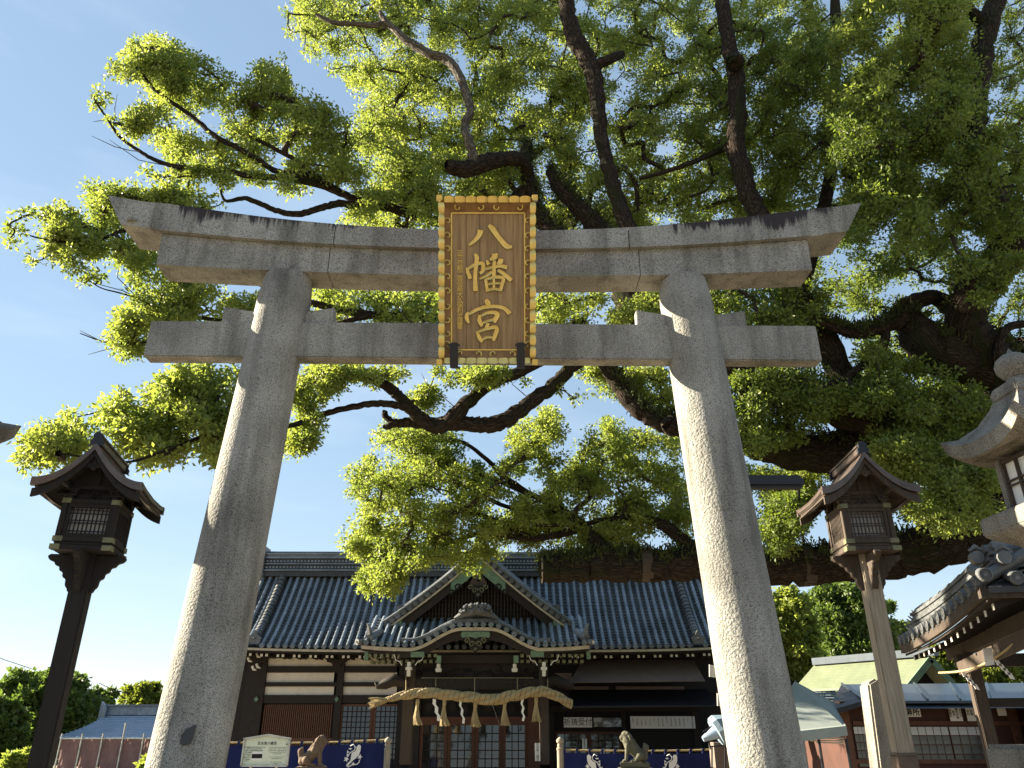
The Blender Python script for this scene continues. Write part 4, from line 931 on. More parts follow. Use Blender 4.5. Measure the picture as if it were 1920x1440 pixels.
# recessed lattice of the gable
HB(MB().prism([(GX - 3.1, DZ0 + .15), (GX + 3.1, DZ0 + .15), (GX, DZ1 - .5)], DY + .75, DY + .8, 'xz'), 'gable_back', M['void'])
lb = MB()
for i in range(41):
    x = GX - 2.4 + .12 * i; zt = gz(x) - .45
    if zt > DZ0 + .45: lb.box(x - .018, DY + .42, DZ0 + .35, x + .018, DY + .46, zt)
HB(lb, 'lattice_bars', M['midwood'], kind='stuff')
lb = MB()
for j in range(11):
    z = DZ0 + .55 + .16 * j; hw = min(2.4, DW * max(0, (DZ1 - z - .5)) / (DZ1 - DZ0) * .9)
    if hw > .1: lb.box(GX - hw, DY + .465, z - .015, GX + hw, DY + .49, z + .015)
HB(lb, 'lattice_crossbars', M['hallwood'], kind='stuff')
HB(MB().box(GX - 3.0, DY + .38, DZ0 + .27, GX + 3.0, DY + .5, DZ0 + .345), 'gable_sill', M['midwood'])
# carved beast tile on the curved gable
mb = MB(); q = Vector((GX, PY + .15, ez(GX) + .26)); rg = random.Random(5)
mb.tube([q + Vector((-.75, 0, -.05)), q + Vector((-.45, 0, .10)), q + Vector((0, 0, .25)), q + Vector((.45, 0, .10)), q + Vector((.75, 0, -.05))], [.05, .14, .24, .14, .05], 8)
for i in range(46):
    a = rg.uniform(0, math.pi); r_ = rg.uniform(.05, .42); c = q + Vector((math.cos(a) * r_ * 1.35, -.10 - rg.uniform(0, .12), .14 + math.sin(a) * r_ * .75)); s2 = rg.uniform(.035, .085)
    mb.tube([c - Vector((0, 0, s2)), c, c + Vector((0, 0, s2))], [s2 * .5, s2, s2 * .4], 6)
HB(mb, 'carved_beast_tile', M['tile2'], smooth=True)

# ---------------- sacred straw rope ----------------
RYY = 26.85
rope = thing('sacred_rope', 'thick twisted straw rope slung under the porch with five tassels and white zigzag papers', 'rope', P(893, 1306, RYY))
RO = Vector(rope.location)
path = [(722, 1313), (735, 1309), (755, 1304), (775, 1301), (795, 1299), (820, 1300), (845, 1304), (870, 1306), (895, 1309), (920, 1313), (945, 1308), (970, 1303), (995, 1298), (1015, 1296), (1035, 1301), (1055, 1311), (1072, 1321)]
cp = [P(u, v, RYY) - RO for u, v in path]; rad_ = [.07, .10, .135, .155, .165, .17, .17, .17, .175, .18, .18, .175, .17, .17, .165, .16, .155]
NN = 90
def cpt(t):
    f = t * (len(cp) - 1); i = min(int(f), len(cp) - 2); e = f - i; return cp[i].lerp(cp[i + 1], e), rad_[i] * (1 - e) + rad_[i + 1] * e
for st in range(3):
    pts = []; rs = []
    for i in range(NN + 1):
        t = i / NN; c, r_ = cpt(t); a = -t * 2 * math.pi * 3.7 + st * 2 * math.pi / 3; r_ *= .9
        pts.append(c + Vector((0, math.cos(a), math.sin(a))) * r_ * .55); rs.append(r_ * .62)
    MB().tube(pts, rs, 10, jit=.03, rng=random.Random(st)).build('rope_strand', M['straw'], rope, smooth=True)
mb = MB()
for i in range(42):
    t = (i + .5) / 42; c, r_ = cpt(t); ring = [c + Vector((.02 * math.sin(3 * a), math.cos(a), math.sin(a))) * r_ * 1.17 + Vector((.05 * math.sin(a), 0, 0)) for a in [2 * math.pi * k / 12 for k in range(13)]]
    mb.tube(ring, .006, 4)
mb.build('binding_cords', M['midwood'], rope)
mb = MB(); rg = random.Random(2)
for i in range(60):
    a = rg.uniform(0, 6.28); r_ = rg.uniform(0, .06); s0 = cp[0] + Vector((.05, math.cos(a) * r_, math.sin(a) * r_)); e = cp[0] + Vector((-.35 - rg.uniform(0, .2), math.cos(a) * r_ * 3, math.sin(a) * r_ * 3.4 - .10)); mb.tube([s0, s0.lerp(e, .5) + Vector((0, 0, .01)), e], [.02, .016, .006], 4)
mb.build('frayed_end', M['straw'], rope, kind='stuff')
for (u, vt, vb) in ((783, 1311, 1359), (833, 1312, 1361), (891, 1316, 1363), (946, 1312, 1360), (1005, 1307, 1353)):
    a = P(u, vt, RYY) - RO; b_ = P(u + 1.5, vb, RYY) - RO; mb = MB(); h = a.z - b_.z; rg = random.Random(u)
    mb.tube([a, a + Vector((.01, 0, -.12 * h)), a + Vector((0, 0, -.34 * h))], [.05, .065, .045], 8)
    mb.tube([a + Vector((0, 0, -.30 * h)), a + Vector((0, 0, -.36 * h))], [.058, .058], 8)
    for i in range(70):
        q = rg.uniform(0, 6.28); r_ = math.sqrt(rg.uniform(0, 1)); s0 = a + Vector((math.cos(q) * r_ * .04, math.sin(q) * r_ * .04, -.33 * h)); m_ = a + Vector((math.cos(q) * r_ * .10, math.sin(q) * r_ * .10, -.7 * h)); e = b_ + Vector((math.cos(q) * r_ * .17, math.sin(q) * r_ * .17, rg.uniform(-.02, .04))); mb.tube([s0, m_, e], [.016, .018, .007], 4, cap=False)
    mb.build('straw_tassel', M['straw'], rope)
for (u, v, du, vb, w_, tw) in ((808, 1310, 10, 1350, .105, 0), (858.5, 1313, 7, 1355, .075, .3), (921, 1320, 14, 1359, .06, 1.25), (975, 1310, 3, 1350, .07, .2)):
    a = P(u, v, RYY - .05) - RO; b_ = P(u + du, vb, RYY - .05) - RO; n_ = 5; mb = MB(); ct = math.cos(tw)
    for i in range(n_):
        c = a.lerp(b_, i / n_); d = a.lerp(b_, (i + 1.15) / n_); o1 = (.0 if i % 2 else .05) * ct; o2 = (.05 if i % 2 else .0) * ct; y = .006 * i
        sh = (b_.x - a.x) / n_ * .4
        f = [c + Vector((o1 * 1.2, y, 0)), c + Vector((o1 * 1.2 + w_ * ct, y + w_ * math.sin(tw), -.02)), d + Vector((o2 * 1.2 + w_ * ct + sh, y + w_ * math.sin(tw), -.02)), d + Vector((o2 * 1.2 + sh, y, 0))]
        mb.hexa(f, [p + Vector((0, .003, 0)) for p in f])
    mb.build('paper_streamer', M['paper'], rope)
for (u, v0, v1) in ((761, 1268, 1300), (817, 1272, 1292), (890, 1272, 1298), (970, 1272, 1292), (1027, 1272, 1290)): MB().tube([P(u, v0, 27.3) - RO, P(u, v1, RYY) - RO], .012, 5).build('hanging_cord', M['straw'], rope)
# ---------------- camphor tree ----------------
def inpoly(u, v, poly):
    n = len(poly); ins = np.zeros(u.shape, bool); j = n - 1
    for i in range(n):
        xi, yi = poly[i]; xj, yj = poly[j]
        c = ((yi > v) != (yj > v)) & (u < (xj - xi) * (v - yi) / ((yj - yi) or 1e-9) + xi); ins ^= c; j = i
    return ins
def Pn(u, v, Y):
    x = (u - 960) / FPX; y = (720 - v) / FPX; s = Y / (CP - y * SP)
    return np.stack([x * s, Y + 0 * s, EYE + (SP + y * CP) * s], 1)
def fill(poly, n, Y, holes=(), tilt=0):
    us = np.array([p[0] for p in poly]); vs = np.array([p[1] for p in poly]); U = []; V = []
    while sum(len(a) for a in U) < n:
        u = RNG.uniform(us.min(), us.max(), n * 3); v = RNG.uniform(vs.min(), vs.max(), n * 3); k = inpoly(u, v, poly)
        nz = np.sin(u / 23 + 1.3 * np.sin(v / 31)) + np.sin(v / 19 + 1.7 * np.sin(u / 37)) + np.sin((u + v) / 29 + 2) + RNG.normal(0, .7, len(u)); k &= nz > -1.35
        for h, pr_ in holes: k &= ~(inpoly(u, v, h) & (RNG.random(len(u)) < pr_))
        U.append(u[k]); V.append(v[k])
    u = np.concatenate(U)[:n]; v = np.concatenate(V)[:n]; return Pn(u, v, RNG.uniform(Y[0], Y[1], len(u)))
def leaves(centers, rad, ntuft, nleaf, leaf, m, name, parent, org, tuft_r=.13, squash=.75, droop=.25):
    """leaf tufts spread through every clump; each leaf is a folded diamond"""
    C = np.asarray(centers); n = len(C); rad = np.broadcast_to(rad, (n,))
    d = RNG.normal(size=(n, ntuft, 3)); d /= np.linalg.norm(d, axis=2, keepdims=True)
    rr_ = RNG.random((n, ntuft, 1)) ** .45; T = C[:, None, :] + d * rr_ * rad[:, None, None] * np.array([1, 1, squash])
    T = T.reshape(-1, 3); keep = RNG.random(len(T)) < .93; T = T[keep]; sz = RNG.uniform(.7, 1.3, len(T)) * tuft_r
    up = RNG.normal(size=(len(T), nleaf, 3)); up[..., 2] += .35; up /= np.linalg.norm(up, axis=2, keepdims=True)
    B = T[:, None, :] + up * sz[:, None, None] * RNG.uniform(.25, 1.0, (len(T), nleaf, 1))
    B = B.reshape(-1, 3); D = up.reshape(-1, 3) + RNG.normal(size=B.shape) * .45; D[:, 2] -= droop; D /= np.linalg.norm(D, axis=1, keepdims=True)
    ln = leaf * RNG.uniform(.7, 1.25, (len(B), 1)); S = np.cross(D, RNG.normal(size=B.shape)); S /= np.linalg.norm(S, axis=1, keepdims=True)
    Nn = np.cross(D, S); wd = ln * .26
    v = np.empty((len(B), 4, 3)); v[:, 0] = B; v[:, 1] = B + D * ln * .45 + S * wd + Nn * wd * .35; v[:, 2] = B + D * ln; v[:, 3] = B + D * ln * .45 - S * wd + Nn * wd * .35
    v = (v - np.array(org)).astype(np.float32).reshape(-1, 3); nq = len(B)
    me = bpy.data.meshes.new(name); me.vertices.add(nq * 4); me.vertices.foreach_set('co', v.ravel())
    tri = np.array([0, 1, 2, 0, 2, 3]); idx = (np.arange(nq)[:, None] * 4 + tri[None]).astype(np.int32).ravel()
    me.loops.add(nq * 6); me.loops.foreach_set('vertex_index', idx)
    me.polygons.add(nq * 2); me.polygons.foreach_set('loop_start', (np.arange(nq * 2) * 3).astype(np.int32))
    me.update(calc_edges=True); me.materials.append(m)
    o = bpy.data.objects.new(name, me); link(o); o.parent = parent; o['kind'] = 'stuff'; return o, T
def twigs(roots, rr0, C, parent, org, m, maxlen=3.0, name='twigs', base=.012):
    """grow a branching network from the limb points to every clump centre"""
    C = np.asarray(C); n = len(C); roots = np.asarray(roots); D = np.full(n, 1e9); src = np.full(n, -1)
    for k in range(0, n, 256):
        d = np.linalg.norm(C[k:k + 256, None] - roots[None], axis=2); src[k:k + 256] = d.argmin(1); D[k:k + 256] = d.min(1)
    par = -src - 2; done = np.zeros(n, bool); order = []; Dw = D * 1.0
    for _ in range(n):
        i = int(np.where(done, 1e9, Dw).argmin()); done[i] = True; order.append(i)
        d = np.linalg.norm(C - C[i], axis=1); b = (d < Dw * .98) & ~done; Dw[b] = d[b]; par[b] = i
    w_ = np.ones(n)
    for i in reversed(order):
        if par[i] >= 0: w_[par[i]] += w_[i]
    mb = MB(); rg = random.Random(4)
    for i in order:
        a = C[par[i]] if par[i] >= 0 else roots[-par[i] - 2]; L_ = np.linalg.norm(C[i] - a)
        if L_ > maxlen or L_ < .03: continue
        r1 = min(.06, base * w_[i] ** .42); r0 = min(.075, base * (w_[i] + 1) ** .45); a = Vector(a) - Vector(org); b = Vector(C[i]) - Vector(org)
        mid = [a.lerp(b, t) + Vector([rg.uniform(-.08, .08) * L_ for _ in range(3)]) for t in (.35, .7)]
        mb.tube([a] + mid + [b], [r0, (r0 * 2 + r1) / 3, (r0 + 2 * r1) / 3, r1], 5, cap=False)
    return mb.build(name, m, parent, kind='stuff')
ROOT = Vector((12.6, 16.5, 0))
tree = thing('camphor_tree', 'huge old camphor tree spreading mossy limbs and yellow-green leaves over the whole approach', 'tree', ROOT)
roots = []
def limb(pts, name='limb', m='bark', n=12, sub=7, jit=.07, seed=0):
    Q = []; 
    for p in pts: 
        q = P(p[0], p[1], p[2]); Q.append((q, p[3] / FPX * (q.y * CP + (q.z - EYE) * SP)))
    pp = []; rs = []; rg = random.Random(seed + int(pts[0][0]))
    for i in range(len(Q) - 1):
        p0, p1, p2, p3 = [Q[max(0, min(len(Q) - 1, i + k))][0] for k in (-1, 0, 1, 2)]
        for k in range(sub):
            t = k / sub; c = .5 * ((2 * p1) + (p2 - p0) * t + (2 * p0 - 5 * p1 + 4 * p2 - p3) * t * t + (3 * p1 - p0 - 3 * p2 + p3) * t ** 3)
            r_ = Q[i][1] * (1 - t) + Q[i + 1][1] * t; pp.append(c + Vector([rg.uniform(-1, 1) * min(r_ * .13, .035) for _ in range(3)])); rs.append(r_ * (1 + rg.uniform(-.045, .045)))
    pp.append(Q[-1][0]); rs.append(Q[-1][1])
    mb = MB().tube([p - ROOT for p in pp], rs, n, jit=jit, rng=rg); o = mb.build(name, M[m], tree, smooth=True)
    bk = o.data.attributes.new('bk', 'FLOAT_VECTOR', 'POINT'); ln = rg.uniform(0, 20); k = 0
    for i in range(len(pp)):
        if i: ln += (pp[i] - pp[i - 1]).length
        for a in range(n):
            th = 2 * math.pi * a / n; r_ = max(rs[i], .05); bk.data[k].vector = (math.cos(th) * r_, math.sin(th) * r_, ln * .22); k += 1
    for p in pp: roots.append(tuple(p))
    return pp, rs
big = []
big += [limb([(2080, 1560, 16.5, 150), (2070, 1400, 16.5, 120), (2060, 1200, 16.4, 112), (2040, 1000, 16.2, 105), (2020, 850, 16, 95), (1960, 740, 15.3, 75), (1880, 685, 14.9, 56)], 'trunk', n=22)]
big += [limb([(1960, 740, 15.3, 66), (1900, 715, 14.8, 50), (1840, 665, 14.4, 42), (1810, 595, 14, 36), (1850, 520, 13.6, 33), (1893, 465, 13.3, 34), (1872, 400, 13, 30), (1838, 320, 13, 27), (1826, 240, 13, 22), (1834, 150, 13, 20), (1850, 60, 13, 19), (1880, -40, 13, 16)], n=16)]
big += [limb([(1880, 690, 14.8, 50), (1800, 675, 14.5, 46), (1740, 650, 14.3, 40), (1700, 600, 14.2, 26), (1672, 605, 14.1, 14), (1630, 622, 14, 11), (1590, 624, 14, 9), (1530, 600, 13.8, 6), (1480, 585, 13.6, 4)], n=14)]
limb([(1662, 606, 14.1, 9), (1655, 650, 14, 9), (1618, 685, 13.8, 8), (1585, 708, 13.7, 6), (1550, 722, 13.6, 4)], n=8)
limb([(1695, 575, 14.2, 18), (1740, 558, 14.1, 14), (1760, 560, 14.3, 14), (1800, 600, 14.2, 16)], n=10)
big += [limb([(1990, 900, 16, 70), (1900, 880, 15.8, 56), (1780, 850, 15.6, 48), (1660, 835, 15.5, 42), (1560, 850, 15.4, 37), (1480, 848, 15.3, 34), (1410, 830, 15.2, 27), (1330, 806, 15.1, 23), (1275, 798, 15, 21), (1235, 790, 15, 18), (1195, 765, 15, 17), (1165, 725, 15, 16), (1140, 690, 15, 15), (1115, 640, 15, 13)], n=14)]
limb([(1262, 800, 14.95, 19), (1256, 797, 14.6, 17), (1253, 796, 14.5, 12)], 'cut_stub', n=10)
big += [limb([(1900, 780, 15.6, 46), (1760, 800, 15.3, 36), (1640, 786, 15, 34), (1560, 765, 14.8, 32), (1440, 718, 14.6, 30), (1370, 692, 14.5, 30), (1270, 630, 14.5, 30), (1195, 578, 14.5, 31), (1160, 510, 14.5, 26), (1130, 440, 14.5, 20), (1085, 388, 14.5, 16), (1048, 352, 14.5, 13), (1030, 320, 14.5, 8)], n=14)]
big += [limb([(1160, 510, 14.5, 20), (1090, 470, 14.6, 19), (1040, 440, 14.6, 18), (1008, 400, 14.6, 17), (992, 350, 14.6, 16), (985, 300, 14.6, 13), (990, 270, 14.6, 9)])]
limb([(990, 330, 14.2, 12), (975, 300, 13.7, 13), (940, 298, 13.3, 14), (905, 308, 13.1, 17), (872, 318, 12.95, 16), (846, 312, 12.8, 13), (841, 309, 12.75, 8)], n=10)
limb([(884, 318, 13.0, 10.9), (887, 290, 12.9, 9.4), (878, 262, 12.8, 8.6), (872, 235, 12.8, 7.8), (882, 205, 12.8, 7.8), (873, 175, 12.8, 7.8), (862, 145, 12.8, 8.6), (842, 115, 12.8, 8.6), (800, 98, 12.8, 8.6), (760, 74, 12.8, 7.8), (728, 46, 12.8, 6.2), (700, 48, 12.8, 5.5), (662, 45, 12.8, 4.7), (625, 42, 12.8, 4.3), (592, 27, 12.8, 3.1)], 'dead_branch', 'deadbark', n=10)
limb([(728, 46, 12.8, 5.5), (716, 30, 12.8, 4.7), (712, 22, 12.8, 3.1)], 'dead_branch', 'deadbark', n=8)
limb([(1270, 635, 14.5, 24), (1228, 560, 14.2, 20), (1182, 440, 13.2, 17), (1160, 380, 13.2, 15), (1145, 330, 13.2, 13), (1130, 270, 13.2, 13), (1121, 200, 13.2, 14), (1116, 150, 13.2, 16), (1098, 105, 13.2, 17), (1072, 60, 13.2, 16), (1062, 0, 13.2, 14), (1064, -60, 13.2, 12)], n=10)
limb([(1112, 128, 13.2, 10), (1145, 110, 13.1, 9), (1165, 102, 13.8, 8)], 'cut_stub', n=8)
limb([(1640, 790, 15, 30), (1590, 720, 14.7, 26), (1510, 580, 14.3, 23), (1455, 480, 13.2, 20), (1415, 390, 13.2, 18), (1392, 330, 13.2, 18), (1380, 260, 13.2, 16), (1384, 200, 13.2, 16), (1378, 130, 13.2, 15), (1368, 90, 13.2, 14), (1356, 20, 13.2, 13), (1350, -50, 13.2, 12)], n=10)
limb([(1380, 118, 13.05, 17), (1376, 116, 12.75, 15), (1375, 115, 12.7, 9)], 'knot', n=10)
limb([(1500, 560, 15, 14), (1560, 300, 15, 12), (1566, 55, 15, 10), (1564, -40, 15, 8)], n=8)
limb([(1850, 60, 13, 12), (1810, 10, 12.8, 9), (1760, 18, 12.6, 6), (1710, 25, 12.5, 4)], n=8)
limb([(1385, 265, 14, 8), (1330, 290, 13.9, 6), (1270, 315, 13.8, 5), (1200, 335, 13.7, 4)], n=6)
limb([(1440, 480, 14, 8), (1360, 270, 13.5, 4)], n=6)
limb([(1845, 400, 13, 12), (1800, 310, 12.7, 12), (1760, 290, 12.4, 9), (1720, 270, 12.2, 5)], n=8)
limb([(1940, 740, 14.9, 14), (1880, 690, 14, 9), (1872, 650, 13.8, 8), (1890, 615, 13.7, 8), (1930, 605, 13.6, 7)], n=8)
limb([(1085, 600, 15, 14), (1095, 660, 15, 13), (1068, 692, 15, 12.5), (1030, 728, 15, 13), (995, 755, 15, 14), (955, 782, 15, 15), (915, 797, 15, 16), (870, 795, 15, 15), (820, 795, 15, 13), (770, 792, 15, 10), (740, 794, 15, 8), (728, 800, 15, 6), (720, 800, 15, 4)], n=10)
limb([(738, 793, 15, 6), (723, 782, 15, 6), (722, 770, 15, 5)], 'cut_stub', n=7)
limb([(1085, 600, 15, 13), (1040, 655, 14.9, 12), (985, 692, 14.8, 11), (935, 712, 14.8, 11), (900, 735, 14.8, 12), (862, 768, 14.8, 14), (825, 800, 14.9, 14), (792, 788, 14.8, 13), (760, 757, 14.6, 11), (735, 731, 14.5, 10), (700, 712, 14.4, 9), (650, 704, 14.2, 7.5), (600, 708, 14.0, 7), (560, 722, 13.8, 6), (500, 735, 13.6, 4)], n=10)
limb([(768, 766, 14.6, 8), (730, 757, 14.4, 7), (690, 758, 14.3, 6.5), (640, 767, 14.2, 6), (590, 782, 14, 6), (545, 798, 13.2, 5), (480, 800, 12.2, 5), (420, 805, 11.4, 4.5), (370, 822, 10.9, 4), (330, 838, 10.5, 3.5), (290, 852, 10.3, 3.2), (240, 866, 10.2, 2.5), (180, 860, 10.2, 2), (110, 850, 10.2, 1.5)], n=7)
limb([(990, 350, 14.6, 13), (900, 420, 14.4, 12), (800, 410, 14.2, 10), (730, 390, 14, 9), (672, 377, 13.8, 8), (612, 350, 13.6, 7), (540, 335, 13.3, 6), (470, 330, 13, 5.5), (422, 319, 12.9, 5), (338, 313, 12.7, 4.5), (298, 303, 12.6, 4), (263, 284, 12.5, 3.5), (225, 257, 12.4, 3), (206, 230, 12.3, 2.3), (187, 202, 12.3, 1.8), (173, 181, 12.3, 1.2)], n=7)
limb([(640, 362, 13.7, 7), (580, 330, 13.5, 6), (520, 322, 13.2, 5.5), (485, 300, 13, 5.5), (447, 278, 12.9, 5), (406, 257, 12.8, 5), (374, 230, 12.7, 4.5), (338, 202, 12.6, 4), (298, 175, 12.5, 3.5), (273, 146, 12.4, 3), (263, 113, 12.4, 2), (262, 92, 12.4, 1.3)], n=7)
limb([(610, 345, 13.6, 5), (570, 310, 13.4, 5), (520, 281, 13.2, 4.5), (474, 259, 13, 4), (428, 240, 12.9, 3)], n=6)
limb([(690, 384, 13.8, 8), (665, 385, 13.7, 8), (636, 382, 13.6, 7), (600, 390, 13.5, 6.5), (560, 402, 13.4, 6), (522, 396, 13.3, 5.5), (487, 382, 13.2, 5), (458, 372, 13.1, 4.5), (422, 376, 13, 3), (412, 345, 13, 1.5)], n=7)
limb([(1060, 560, 14.8, 12), (900, 590, 14.3, 10), (700, 590, 13.8, 8), (560, 560, 13.2, 6.5), (420, 500, 12.7, 5.5), (320, 450, 12.3, 4.5), (240, 432, 12.1, 4), (200, 445, 12, 3), (150, 455, 11.9, 2.5), (90, 450, 11.8, 2), (50, 440, 11.8, 1.2)], n=7)
limb([(700, 590, 13.8, 6), (560, 620, 13.2, 5), (440, 605, 12.8, 4.5), (340, 590, 12.5, 3.5), (290, 577, 12.4, 3), (245, 555, 12.3, 2), (190, 540, 12.3, 1.2), (160, 520, 12.3, .8)], n=6)
limb([(440, 605, 12.8, 3), (330, 640, 12.6, 2.5), (265, 642, 12.5, 2.2), (205, 643, 12.5, 1.5), (150, 625, 12.5, .8)], n=6)
# low limb with sawn end
pN = limb([(1018, 1068, 18, 25), (1060, 1064, 18, 26), (1110, 1062, 18, 27), (1170, 1060, 17.9, 27), (1230, 1062, 17.8, 28), (1310, 1061, 17.6, 29), (1400, 1065, 17.3, 30), (1500, 1063, 17, 32), (1600, 1052, 16.8, 37), (1700, 1040, 16.5, 40), (1780, 1014, 16.3, 42), (1860, 985, 16.2, 45), (1950, 930, 16.2, 50), (2010, 860, 16.2, 55)], n=16, jit=.14); big.append(pN)
c_ = P(1017, 1068, 18); r_e = pN[1][0]
o = MB().tube([Vector((0, 0, 0)), Vector((-.03, 0, 0))], [r_e * 1.02, r_e * .98], 16).build('sawn_face', M['greywood'], tree); o.location = c_ - ROOT
limb([(1160, 1050, 17.9, 18), (1130, 1025, 18, 15), (1095, 990, 18.2, 11), (1060, 960, 18.4, 8), (1000, 930, 18.6, 6), (930, 900, 18.8, 4.5), (840, 870, 19, 3)], n=8)
limb([(1330, 1050, 17.6, 16), (1290, 1020, 17.6, 13), (1255, 992, 17.7, 11), (1215, 974, 17.8, 8), (1180, 970, 17.9, 6), (1130, 975, 18, 5), (1080, 984, 18.1, 4), (1000, 985, 18.3, 3)], n=8)
limb([(1095, 990, 18.2, 8), (1000, 1010, 18.6, 6), (900, 1000, 19, 5), (820, 1030, 19.2, 4), (740, 1050, 19.4, 3), (700, 1070, 19.5, 2)], n=6)
limb([(1000, 930, 18.6, 5), (940, 890, 18.8, 5), (920, 868, 18.9, 4), (870, 830, 19, 3.5), (830, 826, 19, 3)], n=6)
limb([(1060, 960, 18.4, 5), (950, 950, 18.9, 4), (860, 905, 19.2, 4), (780, 895, 19.4, 3.5), (710, 900, 19.6, 2.5)], n=6)
limb([(1000, 1010, 18.6, 5), (880, 960, 19.1, 4), (790, 975, 19.4, 3), (710, 990, 19.6, 2)], n=6)
